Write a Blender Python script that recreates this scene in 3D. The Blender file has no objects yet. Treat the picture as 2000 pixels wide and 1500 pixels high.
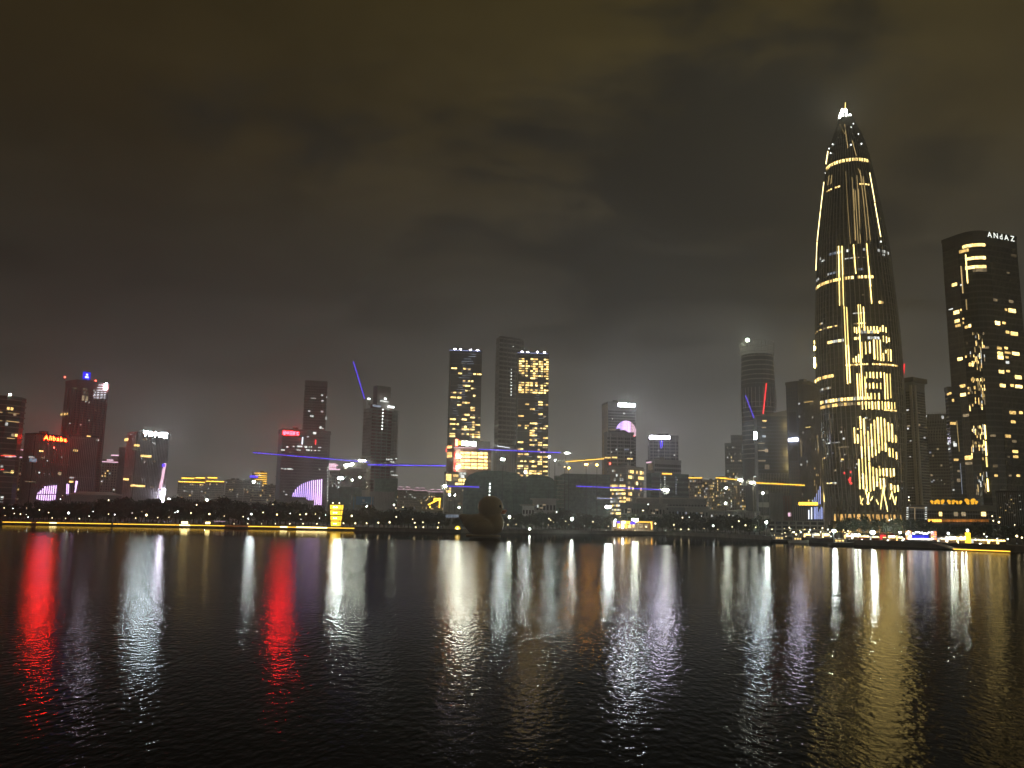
import bpy, bmesh, math, random
from mathutils import Vector, Matrix

# ------------------------------------------------------------------ camera, sky, exposure
SC = bpy.context.scene
COL = SC.collection
rnd = random.Random(11)
FPX, HC = 1660.0, 5.5                       # focal length in pixels of a 2000x1500 frame, eye height over the water
PITCH, ROLL = math.atan(269 / 1660.0), 0.0165
FWD = Vector((0, math.cos(PITCH), math.sin(PITCH)))
UP0 = Vector((0, -math.sin(PITCH), math.cos(PITCH)))
RT0 = Vector((1, 0, 0))
CR = RT0 * math.cos(ROLL) + UP0 * math.sin(ROLL)
CU = -RT0 * math.sin(ROLL) + UP0 * math.cos(ROLL)
cd = bpy.data.cameras.new('camera')
cam = bpy.data.objects.new('camera', cd)
COL.objects.link(cam)
cam.matrix_world = Matrix(((CR.x, CU.x, -FWD.x, 0), (CR.y, CU.y, -FWD.y, 0), (CR.z, CU.z, -FWD.z, HC), (0, 0, 0, 1)))
cd.sensor_width = 36
cd.lens = FPX / 2000 * 36
cd.clip_start = 0.5
cd.clip_end = 9000
SC.camera = cam

SC.view_settings.view_transform = 'Standard'
SC.view_settings.look = 'None'
SC.view_settings.exposure = 0
SC.view_settings.gamma = 1
SC.view_settings.use_curve_mapping = False
cy = SC.cycles
cy.use_denoising = True
cy.max_bounces = 4
cy.diffuse_bounces = 1
cy.glossy_bounces = 3
cy.transmission_bounces = 2
cy.volume_bounces = 0
cy.sample_clamp_indirect = 40
cy.caustics_reflective = False
cy.caustics_refractive = False


def ray(px, py):
    return FWD + CR * ((px - 1000) / FPX) + CU * ((750 - py) / FPX)


def build_world():
    w = bpy.data.worlds.new('World')
    SC.world = w
    w.use_nodes = True
    nt = w.node_tree
    N, L = nt.nodes, nt.links
    N.clear()
    out = N.new('ShaderNodeOutputWorld')
    bg = N.new('ShaderNodeBackground')
    L.new(bg.outputs[0], out.inputs[0])
    tc = N.new('ShaderNodeTexCoord')
    sep = N.new('ShaderNodeSeparateXYZ')
    L.new(tc.outputs['Generated'], sep.inputs[0])
    ramp = N.new('ShaderNodeValToRGB')
    cr = ramp.color_ramp
    stops = [(0.0, (.470, .462, .418)), (.07, (.315, .310, .280)), (.16, (.094, .092, .084)), (.25, (.043, .0405, .0335)),
             (.41, (.053, .0395, .0155)), (.62, (.044, .0320, .0078))]
    while len(cr.elements) < len(stops):
        cr.elements.new(0.5)
    for e, (p, c) in zip(cr.elements, stops):
        e.position = p
        e.color = (*c, 1)
    L.new(sep.outputs['Z'], ramp.inputs[0])
    azr = N.new('ShaderNodeValToRGB')                # the city glow is weaker and warmer towards the left
    for e, (p, c) in zip(azr.color_ramp.elements, ((.30, (.50, .455, .425)), (.56, (1.02, 1.02, 1.02)))):
        e.position = p; e.color = (*c, 1)
    azx = N.new('ShaderNodeMath'); azx.operation = 'MULTIPLY_ADD'; azx.inputs[1].default_value = .5; azx.inputs[2].default_value = .5
    L.new(sep.outputs['X'], azx.inputs[0]); L.new(azx.outputs[0], azr.inputs[0])
    azm = N.new('ShaderNodeVectorMath'); azm.operation = 'MULTIPLY'
    L.new(ramp.outputs[0], azm.inputs[0]); L.new(azr.outputs[0], azm.inputs[1])
    # clouds are laid out on a flat ceiling far above: direction / height
    add = N.new('ShaderNodeMath'); add.operation = 'ADD'; add.inputs[1].default_value = .22
    ab = N.new('ShaderNodeMath'); ab.operation = 'ABSOLUTE'
    L.new(sep.outputs['Z'], ab.inputs[0]); L.new(ab.outputs[0], add.inputs[0])
    dv = N.new('ShaderNodeVectorMath'); dv.operation = 'DIVIDE'
    cmb = N.new('ShaderNodeCombineXYZ')
    for i in range(3):
        L.new(add.outputs[0], cmb.inputs[i])
    L.new(tc.outputs['Generated'], dv.inputs[0]); L.new(cmb.outputs[0], dv.inputs[1])
    nz = N.new('ShaderNodeTexNoise')
    nz.inputs['Scale'].default_value = 2.3; nz.inputs['Detail'].default_value = 9; nz.inputs['Roughness'].default_value = .6
    nz.inputs['Distortion'].default_value = .35
    mp = N.new('ShaderNodeMapping'); mp.inputs['Location'].default_value = (3.1, 1.7, .4); mp.inputs['Scale'].default_value = (1, 1.5, 1)
    L.new(dv.outputs[0], mp.inputs[0]); L.new(mp.outputs[0], nz.inputs['Vector'])
    # a broad break in the cloud deck over the right of the skyline (a darker clear patch)
    c0 = ray(1330, 400).normalized()
    ds = N.new('ShaderNodeVectorMath'); ds.operation = 'SUBTRACT'; ds.inputs[1].default_value = c0
    sc_ = N.new('ShaderNodeVectorMath'); sc_.operation = 'MULTIPLY'; sc_.inputs[1].default_value = (2.4, 1.0, 4.6)
    ln = N.new('ShaderNodeVectorMath'); ln.operation = 'LENGTH'
    L.new(tc.outputs['Generated'], ds.inputs[0]); L.new(ds.outputs[0], sc_.inputs[0]); L.new(sc_.outputs[0], ln.inputs[0])
    a1 = N.new('ShaderNodeMath'); a1.operation = 'MULTIPLY_ADD'; a1.inputs[1].default_value = 3.4; a1.inputs[2].default_value = -1.75
    L.new(nz.outputs[0], a1.inputs[0])
    a2 = N.new('ShaderNodeMath'); a2.operation = 'ADD'
    L.new(a1.outputs[0], a2.inputs[0]); L.new(ln.outputs['Value'], a2.inputs[1])
    mr = N.new('ShaderNodeMapRange'); mr.interpolation_type = 'SMOOTHSTEP'
    mr.inputs['From Min'].default_value = .18; mr.inputs['From Max'].default_value = .95
    mr.inputs['To Min'].default_value = 1; mr.inputs['To Max'].default_value = 0
    L.new(a2.outputs[0], mr.inputs['Value'])
    # the low haze of the city covers the break near the horizon
    lo = N.new('ShaderNodeMapRange'); lo.inputs['From Min'].default_value = .10; lo.inputs['From Max'].default_value = .27
    lo.inputs['To Min'].default_value = .12; lo.inputs['To Max'].default_value = .86
    L.new(sep.outputs['Z'], lo.inputs['Value'])
    mm = N.new('ShaderNodeMath'); mm.operation = 'MULTIPLY'
    L.new(mr.outputs[0], mm.inputs[0]); L.new(lo.outputs[0], mm.inputs[1])
    mix = N.new('ShaderNodeMix'); mix.data_type = 'RGBA'
    mix.inputs['B'].default_value = (.0125, .0125, .0112, 1)
    L.new(mm.outputs[0], mix.inputs['Factor']); L.new(azm.outputs[0], mix.inputs['A'])
    # soft mottling everywhere
    n2 = N.new('ShaderNodeTexNoise'); n2.inputs['Scale'].default_value = 3.6; n2.inputs['Detail'].default_value = 8; n2.inputs['Roughness'].default_value = .6
    L.new(dv.outputs[0], n2.inputs['Vector'])
    m2 = N.new('ShaderNodeMapRange'); m2.inputs['From Min'].default_value = .3; m2.inputs['From Max'].default_value = .7
    m2.inputs['To Min'].default_value = .74; m2.inputs['To Max'].default_value = 1.2
    L.new(n2.outputs[0], m2.inputs['Value'])
    vm = N.new('ShaderNodeVectorMath'); vm.operation = 'SCALE'
    L.new(mix.outputs['Result'], vm.inputs[0]); L.new(m2.outputs[0], vm.inputs['Scale'])
    L.new(vm.outputs[0], bg.inputs[0])
    bg.inputs[1].default_value = 1.0


build_world()
LAND = 1.5


# ------------------------------------------------------------------ helpers
def P(px, py, Y):
    r = ray(px, py)
    return Vector((0, 0, HC)) + r * (Y / r.y)


def G(px, py, z=0.0):
    r = ray(px, py)
    return Vector((0, 0, HC)) + r * ((z - HC) / r.z)


def proj(p):
    d = Vector(p) - Vector((0, 0, HC))
    k = d.dot(FWD)
    return 1000 + FPX * d.dot(CR) / k, 750 - FPX * d.dot(CU) / k


def zat(px, py, xy):
    """height of the pixel's ray above ground point xy"""
    r = ray(px, py)
    return HC + r.z * math.hypot(xy[0], xy[1]) / math.hypot(r.x, r.y)


def line_hit(px, py, p0, d):
    r = ray(px, py)
    den = r.x * d.y - r.y * d.x
    t = (p0.x * d.y - p0.y * d.x) / den
    return Vector((r.x * t, r.y * t))


def tag(o, label=None, cat=None, group=None, kind=None):
    if label: o['label'] = label
    if cat: o['category'] = cat
    if group: o['group'] = group
    if kind: o['kind'] = kind
    return o


def thing(name, label, cat, loc, group=None):
    o = bpy.data.objects.new(name, None)
    COL.objects.link(o)
    o.location = loc
    o.empty_display_size = 1
    return tag(o, label, cat, group)


class MB:
    def __init__(s):
        s.v, s.f = [], []

    def add(s, vs, fs):
        n = len(s.v)
        s.v += [tuple(v) for v in vs]
        s.f += [tuple(i + n for i in f) for f in fs]
        return s

    def obox(s, c, ax, ay, az):
        c = Vector(c)
        vs = [c + ax * i + ay * j + az * k for k in (-.5, .5) for j in (-.5, .5) for i in (-.5, .5)]
        return s.add(vs, [(0, 2, 3, 1), (4, 5, 7, 6), (0, 1, 5, 4), (2, 6, 7, 3), (0, 4, 6, 2), (1, 3, 7, 5)])

    def box(s, c, sx, sy, sz, rz=0):
        ca, sa = math.cos(rz), math.sin(rz)
        return s.obox(c, Vector((ca, sa, 0)) * sx, Vector((-sa, ca, 0)) * sy, Vector((0, 0, sz)))

    def beam(s, a, b, w, h=None):
        a, b = Vector(a), Vector(b)
        d = b - a
        x = d.normalized()
        up = Vector((0, 0, 1)) if abs(x.z) < .95 else Vector((0, 1, 0))
        y = up.cross(x).normalized()
        z = x.cross(y)
        return s.obox((a + b) / 2, d, y * w, z * (h or w))

    def tube(s, a, b, r0, r1=None, n=8):
        a, b = Vector(a), Vector(b)
        r1 = r0 if r1 is None else r1
        x = (b - a).normalized()
        up = Vector((0, 0, 1)) if abs(x.z) < .95 else Vector((0, 1, 0))
        y = up.cross(x).normalized()
        z = x.cross(y)
        vs = []
        for c, r in ((a, r0), (b, r1)):
            for i in range(n):
                t = 2 * math.pi * i / n
                vs.append(c + y * (r * math.cos(t)) + z * (r * math.sin(t)))
        fs = [(i, (i + 1) % n, n + (i + 1) % n, n + i) for i in range(n)]
        fs += [tuple(range(n - 1, -1, -1)), tuple(range(n, 2 * n))]
        return s.add(vs, fs)

    def prism(s, poly, z0, z1, top=None):
        n = len(poly)
        top = top or poly
        vs = [(p[0], p[1], z0) for p in poly] + [(p[0], p[1], z1) for p in top]
        fs = [(i, (i + 1) % n, n + (i + 1) % n, n + i) for i in range(n)]
        fs += [tuple(range(n - 1, -1, -1)), tuple(range(n, 2 * n))]
        return s.add(vs, fs)

    def lathe(s, c, prof, n=24, cap=True, sy=1.0):
        vs, fs = [], []
        for r, z in prof:
            for i in range(n):
                t = 2 * math.pi * i / n
                vs.append((c[0] + r * math.cos(t), c[1] + sy * r * math.sin(t), c[2] + z))
        for k in range(len(prof) - 1):
            for i in range(n):
                j = (i + 1) % n
                fs.append((k * n + i, k * n + j, (k + 1) * n + j, (k + 1) * n + i))
        if cap:
            fs.append(tuple(range(n - 1, -1, -1)))
            fs.append(tuple(range((len(prof) - 1) * n, len(prof) * n)))
        return s.add(vs, fs)

    def ball(s, c, rx, ry=None, rz=None, nu=10, nv=6):
        ry = ry or rx; rz = rz or rx
        prof = [(math.sin(math.pi * (k + .02) / (nv + .04)), -math.cos(math.pi * (k + .02) / (nv + .04))) for k in range(nv + 1)]
        vs, fs = [], []
        for r, z in prof:
            for i in range(nu):
                t = 2 * math.pi * i / nu
                vs.append((c[0] + rx * r * math.cos(t), c[1] + ry * r * math.sin(t), c[2] + rz * z))
        for k in range(nv):
            for i in range(nu):
                j = (i + 1) % nu
                fs.append((k * nu + i, k * nu + j, (k + 1) * nu + j, (k + 1) * nu + i))
        fs.append(tuple(range(nu - 1, -1, -1)))
        fs.append(tuple(range(nv * nu, (nv + 1) * nu)))
        return s.add(vs, fs)

    def mesh(s, name, mat, o=(0, 0, 0), smooth=False):
        me = bpy.data.meshes.new(name)
        me.from_pydata([(v[0] - o[0], v[1] - o[1], v[2] - o[2]) for v in s.v], [], s.f)
        me.materials.append(mat)
        if smooth:
            me.polygons.foreach_set('use_smooth', [True] * len(me.polygons))
        me.update()
        return me

    def build(s, name, mat, parent=None, kind=None, label=None, smooth=False, origin=None):
        """one mesh object; vertices are in world space"""
        o = wloc(parent) if parent else Vector(origin or (0, 0, 0))
        ob = bpy.data.objects.new(name, s.mesh(name, mat, o, smooth))
        COL.objects.link(ob)
        if parent:
            ob.parent = parent
        else:
            ob.location = o
        return tag(ob, label, None, None, kind)


def wloc(o):
    l = Vector(o.location)
    while o.parent:
        o = o.parent
        l += o.location
    return l


_unit = {}


def unit(mat):
    if mat.name not in _unit:
        m = MB().obox((0, 0, 0), Vector((1, 0, 0)), Vector((0, 1, 0)), Vector((0, 0, 1))).mesh('panel_' + mat.name, mat)
        _unit[mat.name] = m
    return _unit[mat.name]


def piece(name, mat, parent, c, ax, ay, az, label=None):
    """an object of its own that shares the unit block: centre and three full edge vectors in world space"""
    ob = bpy.data.objects.new(name, unit(mat))
    COL.objects.link(ob)
    c = Vector(c) - (wloc(parent) if parent else Vector((0, 0, 0)))
    if parent:
        ob.parent = parent
    ob.matrix_basis = Matrix(((ax.x, ay.x, az.x, c.x), (ax.y, ay.y, az.y, c.y), (ax.z, ay.z, az.z, c.z), (0, 0, 0, 1)))
    if label: ob['label'] = label
    return ob


def bar(name, mat, parent, a, b, w, h=None, label=None):
    a, b = Vector(a), Vector(b)
    d = b - a
    x = d.normalized()
    up = Vector((0, 0, 1)) if abs(x.z) < .95 else Vector((0, 1, 0))
    y = up.cross(x).normalized()
    return piece(name, mat, parent, (a + b) / 2, d, y * w, x.cross(y) * (h or w), label)


def clone(root, loc, rz=0, s=1, label=None):
    c = root.copy()
    COL.objects.link(c)
    c.location = loc
    c.rotation_euler = (0, 0, rz)
    c.scale = (s, s, s)
    if label: c['label'] = label
    for ch in root.children:
        k = ch.copy()
        COL.objects.link(k)
        k.parent = c
        for g in ch.children:
            q = g.copy()
            COL.objects.link(q)
            q.parent = k
    return c


# ------------------------------------------------------------------ materials
def surf(name, col, rough=.7, metal=0.0, var=.25, scale=.3, spec=.5, bump=0.0):
    m = bpy.data.materials.new(name)
    m.use_nodes = True
    nt = m.node_tree
    b = nt.nodes['Principled BSDF']
    b.inputs['Roughness'].default_value = rough
    b.inputs['Metallic'].default_value = metal
    b.inputs['Specular IOR Level'].default_value = spec
    tc = nt.nodes.new('ShaderNodeTexCoord')
    nz = nt.nodes.new('ShaderNodeTexNoise')
    nz.inputs['Scale'].default_value = scale
    nz.inputs['Detail'].default_value = 5
    nt.links.new(tc.outputs['Object'], nz.inputs['Vector'])
    mr = nt.nodes.new('ShaderNodeMapRange')
    mr.inputs['From Min'].default_value = .3; mr.inputs['From Max'].default_value = .7
    mr.inputs['To Min'].default_value = 1 - var; mr.inputs['To Max'].default_value = 1 + var
    nt.links.new(nz.outputs[0], mr.inputs['Value'])
    sc = nt.nodes.new('ShaderNodeVectorMath'); sc.operation = 'SCALE'
    sc.inputs[0].default_value = col
    nt.links.new(mr.outputs[0], sc.inputs['Scale'])
    nt.links.new(sc.outputs[0], b.inputs['Base Color'])
    if bump:
        bp = nt.nodes.new('ShaderNodeBump'); bp.inputs['Strength'].default_value = bump
        nt.links.new(nz.outputs[0], bp.inputs['Height']); nt.links.new(bp.outputs[0], b.inputs['Normal'])
    return m


def glow(name, col, strength, sample=True, vary=0.0, interior=False):
    m = bpy.data.materials.new(name)
    m.use_nodes = True
    nt = m.node_tree
    nt.nodes.clear()
    out = nt.nodes.new('ShaderNodeOutputMaterial')
    e = nt.nodes.new('ShaderNodeEmission')
    e.inputs[0].default_value = (*col, 1)
    e.inputs[1].default_value = strength
    nt.links.new(e.outputs[0], out.inputs[0])
    val = None
    if vary:
        oi = nt.nodes.new('ShaderNodeObjectInfo')
        mr = nt.nodes.new('ShaderNodeMapRange')
        mr.inputs['To Min'].default_value = strength * (1 - vary); mr.inputs['To Max'].default_value = strength * (1 + vary)
        nt.links.new(oi.outputs['Random'], mr.inputs['Value'])
        val = mr.outputs[0]
    if interior:
        # blinds, ceiling lights and furniture seen through the glass
        tc = nt.nodes.new('ShaderNodeTexCoord')
        oi2 = nt.nodes.new('ShaderNodeObjectInfo')
        av = nt.nodes.new('ShaderNodeVectorMath'); av.operation = 'MULTIPLY_ADD'
        av.inputs[1].default_value = (1, 1, 1)
        sp = nt.nodes.new('ShaderNodeVectorMath'); sp.operation = 'SCALE'; sp.inputs[0].default_value = (37, 11, 23)
        nt.links.new(oi2.outputs['Random'], sp.inputs['Scale'])
        nt.links.new(tc.outputs['Object'], av.inputs[0]); nt.links.new(sp.outputs[0], av.inputs[2])
        nz = nt.nodes.new('ShaderNodeTexNoise'); nz.inputs['Scale'].default_value = 2.6; nz.inputs['Detail'].default_value = 3
        nt.links.new(av.outputs[0], nz.inputs['Vector'])
        m3 = nt.nodes.new('ShaderNodeMapRange'); m3.inputs['From Min'].default_value = .3; m3.inputs['From Max'].default_value = .65
        m3.inputs['To Min'].default_value = .3; m3.inputs['To Max'].default_value = 1.25
        nt.links.new(nz.outputs[0], m3.inputs['Value'])
        mu = nt.nodes.new('ShaderNodeMath'); mu.operation = 'MULTIPLY'
        nt.links.new(m3.outputs[0], mu.inputs[0])
        if val: nt.links.new(val, mu.inputs[1])
        else: mu.inputs[1].default_value = strength
        val = mu.outputs[0]
    if val:
        nt.links.new(val, e.inputs[1])
    if not sample:
        m.cycles.emission_sampling = 'NONE'
    return m


M = {}
M['glass'] = surf('dark_glass', (.018, .02, .022), .16, 0, .3, .05, .5)
M['glass_blue'] = surf('blue_glass', (.05, .065, .08), .2, 0, .3, .05, .5)
M['black'] = surf('black_cladding', (.045, .045, .042), .35, 0, .3, .1)
M['metal'] = surf('grey_metal', (.22, .22, .21), .45, .7, .2, .2)
M['fin'] = surf('metal_fin', (.42, .41, .41), .6, .0, .2, .1)
M['conc'] = surf('concrete', (.42, .41, .385), .85, 0, .2, .08)
M['conc_dark'] = surf('dark_concrete', (.27, .26, .245), .85, 0, .25, .08)
M['stone'] = surf('pale_stone', (.5, .465, .415), .8, 0, .15, .06)
M['redbrown'] = surf('reddish_cladding', (.30, .15, .125), .6, 0, .25, .08)
M['grey_clad'] = surf('grey_cladding', (.24, .245, .25), .55, 0, .2, .06)
M['beige'] = surf('beige_render', (.54, .48, .39), .85, 0, .15, .1)
M['net'] = surf('green_netting', (.17, .26, .21), .9, 0, .3, .35, .2, .3)
M['net_dark'] = surf('dark_netting', (.11, .165, .145), .9, 0, .3, .35, .2, .3)
M['steel'] = surf('crane_steel', (.45, .42, .34), .5, .4, .2, .5)
M['pole'] = surf('pole_paint', (.10, .10, .10), .5, .5, .1, .5)
M['bark'] = surf('bark', (.06, .045, .03), .9, 0, .3, 2)
M['leaf'] = surf('leaf', (.055, .065, .03), .6, 0, .5, 1.2)
M['leaf2'] = surf('leaf_dark', (.035, .05, .025), .6, 0, .5, 1.2)
M['duck'] = surf('duck_vinyl', (.36, .265, .11), .38, 0, .06, .3)
M['beak'] = surf('beak_vinyl', (.55, .13, .02), .4, 0, .08, .5)
M['eye'] = surf('eye_paint', (.01, .01, .01), .3, 0, .05, .5)
M['white'] = surf('white_paint', (.7, .7, .68), .6, 0, .1, .3)
M['canvas'] = surf('white_canvas', (.75, .74, .7), .7, 0, .08, .5)
M['red_canvas'] = surf('red_canvas', (.5, .03, .03), .7, 0, .1, .5)
M['wood'] = surf('timber', (.18, .11, .06), .7, 0, .3, .8)
M['blue_banner'] = surf('blue_banner', (.06, .22, .42), .7, 0, .12, .2)
M['ground'] = surf('ground_soil', (.07, .065, .05), .95, 0, .4, .02, .3)
M['quay'] = surf('quay_stone', (.20, .18, .15), .85, 0, .3, .3)
M['sign_soft'] = glow('sign_soft_white', (.95, 1, .9), 1.8, True)
M['stall_glow'] = glow('stall_glow', (1, .93, .80), 5, True, .5, True)
M['led_edge'] = glow('led_edge_gold', (1, .78, .34), 5.5, True)
M['duct'] = surf('roof_plant', (.2, .2, .19), .7, .2, .2, .4)

M['w_warm'] = glow('window_warm', (1, .64, .20), 2.3, False, .5, True)
M['w_gold'] = glow('window_gold', (1, .70, .24), 4.2, False, .4, True)
M['w_white'] = glow('window_white', (.95, .98, .92), 1.1, False, .5, True)
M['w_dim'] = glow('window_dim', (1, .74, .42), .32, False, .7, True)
M['w_cool'] = glow('window_cool', (.62, .72, .9), .34, False, .7, True)
M['led_gold'] = glow('led_gold', (1, .72, .22), 5.0, False, .55)
M['led_goldhi'] = glow('led_gold_bright', (1, .74, .26), 60, True)
M['led_thin'] = glow('led_thin_gold', (1, .70, .28), .6, False, .5)
M['led_violet'] = glow('led_violet', (.62, .42, 1), 2.2, True, .2)
M['led_lilac'] = glow('led_lilac', (.85, .55, 1), 2.6, True, .2)
M['led_blue'] = glow('led_blue', (.09, .045, 1), 2.6, True, .2)
M['led_bluew'] = glow('led_blue_white', (.45, .52, 1), 1.0, True, .4)
M['led_red'] = glow('led_red', (1, .02, .03), 2.4, True, .1)
M['led_yellow'] = glow('led_yellow', (1, .55, .04), 5, True, .1)
M['led_white'] = glow('led_white', (.85, .9, 1), 2.5, True, .2)
M['led_pink'] = glow('led_pink', (1, .62, .78), 1.3, True, .2)
M['sign_orange'] = glow('sign_orange_red', (1, .010, .0015), 250, True)
M['sign_red'] = glow('sign_red', (1, .005, .008), 240, True)
M['sign_white'] = glow('sign_white', (.80, .95, 1), 165, True)
M['sign_lilac'] = glow('sign_pale_lilac', (.86, .80, 1), 85, True)
M['sign_cream'] = glow('sign_cream_white', (.95, 1, .86), 70, True)
M['sign_blue'] = glow('sign_blue', (.02, .015, 1), 1.6, True)
M['neon_red'] = glow('neon_red', (1, .05, .04), 2.2, True)
M['neon_box'] = glow('neon_red_box', (1, .16, .09), 12, True)
M['sign_amber'] = glow('sign_amber', (1, .45, .06), 3.5, True)
M['flood'] = glow('floodlight', (.90, 1, .80), 200, True)
M['flood_hi'] = glow('floodlight_bright', (.88, 1, .95), 380, True)
M['flood_warm'] = glow('floodlight_amber', (1, .40, .05), 130, True)
M['lamp_warm'] = glow('lamp_warm', (1, .78, .42), 7, True)
M['lamp_white'] = glow('lamp_white', (.95, 1, .95), 7, True)
M['gold_strip'] = glow('gold_strip', (1, .56, .05), 3.6, True)
M['gold_strip_hi'] = glow('gold_strip_bright', (1, .74, .28), 9, True)
M['lantern'] = glow('lantern_yellow', (1, .62, .04), 2.3, True, .2)
M['beacon'] = glow('beacon_red', (1, .1, .06), 9, True)
M['screen'] = glow('stage_screen_blue', (.03, .04, .62), 1.3, True)
M['orange'] = glow('market_orange', (1, .24, .05), 5, True, .4)
M['market'] = glow('market_white', (1, .93, .82), 14, True, .5)
M['redlamp'] = glow('red_lantern', (1, .05, .05), 1.6, True)
M['lobby'] = glow('lobby_gold', (1, .56, .14), 1.3, True, .3, True)
M['amber_dim'] = glow('amber_dim', (1, .34, .05), .45, False, .6, True)
M['butter'] = glow('butterfly_gold', (1, .48, .03), 1.3, True, .2)


# ------------------------------------------------------------------ building kit
class Face:
    def __init__(s, a, b):
        s.a, s.b = Vector(a[:2]), Vector(b[:2])
        d = s.b - s.a
        s.w = d.length
        s.d = d.normalized()
        s.X = Vector((s.d.x, s.d.y, 0))
        s.N = Vector((s.d.y, -s.d.x, 0))

    def uz(s, px, py):
        q = line_hit(px, py, s.a, s.d)
        return (q - s.a).dot(s.d), zat(px, py, q)

    def pt(s, u, z, off=0.0):
        q = s.a + s.d * u
        return Vector((q.x, q.y, z)) + s.N * off

    def hit(s, px, py, off=0.0):
        u, z = s.uz(px, py)
        return s.pt(u, z, off)


def box1(pl, pr, py, Y, d, yaw=0):
    c = P((pl + pr) / 2, py, Y).xy
    rad = c.normalized()
    ca, sa = math.cos(yaw), math.sin(yaw)
    rad = Vector((rad.x * ca - rad.y * sa, rad.x * sa + rad.y * ca))
    perp = Vector((rad.y, -rad.x))
    a, b = line_hit(pl, py, c, perp), line_hit(pr, py, c, perp)
    return [a, b, b + rad * d, a + rad * d]


def box2(pl, pc, pr, py, Y, a):
    c = P(pc, py, Y).xy
    rad = c.normalized()
    perp = Vector((rad.y, -rad.x))
    a = math.radians(a)
    dl = -perp * math.cos(a) + rad * math.sin(a)
    dr = perp * math.sin(a) + rad * math.cos(a)
    l, r = line_hit(pl, py, c, dl), line_hit(pr, py, c, dr)
    return [l, c, r, l + r - c]


def inset(poly, k):
    """offset a convex counter-clockwise polygon outward by k"""
    n = len(poly)
    out = []
    for i in range(n):
        p0, p1, p2 = Vector(poly[i - 1]), Vector(poly[i]), Vector(poly[(i + 1) % n])
        d1, d2 = (p1 - p0).normalized(), (p2 - p1).normalized()
        n1, n2 = Vector((d1.y, -d1.x)), Vector((d2.y, -d2.x))
        b = n1 + n2
        out.append(p1 + b * (k / max(.3, 1 + n1.dot(n2))))
    return out


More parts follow.
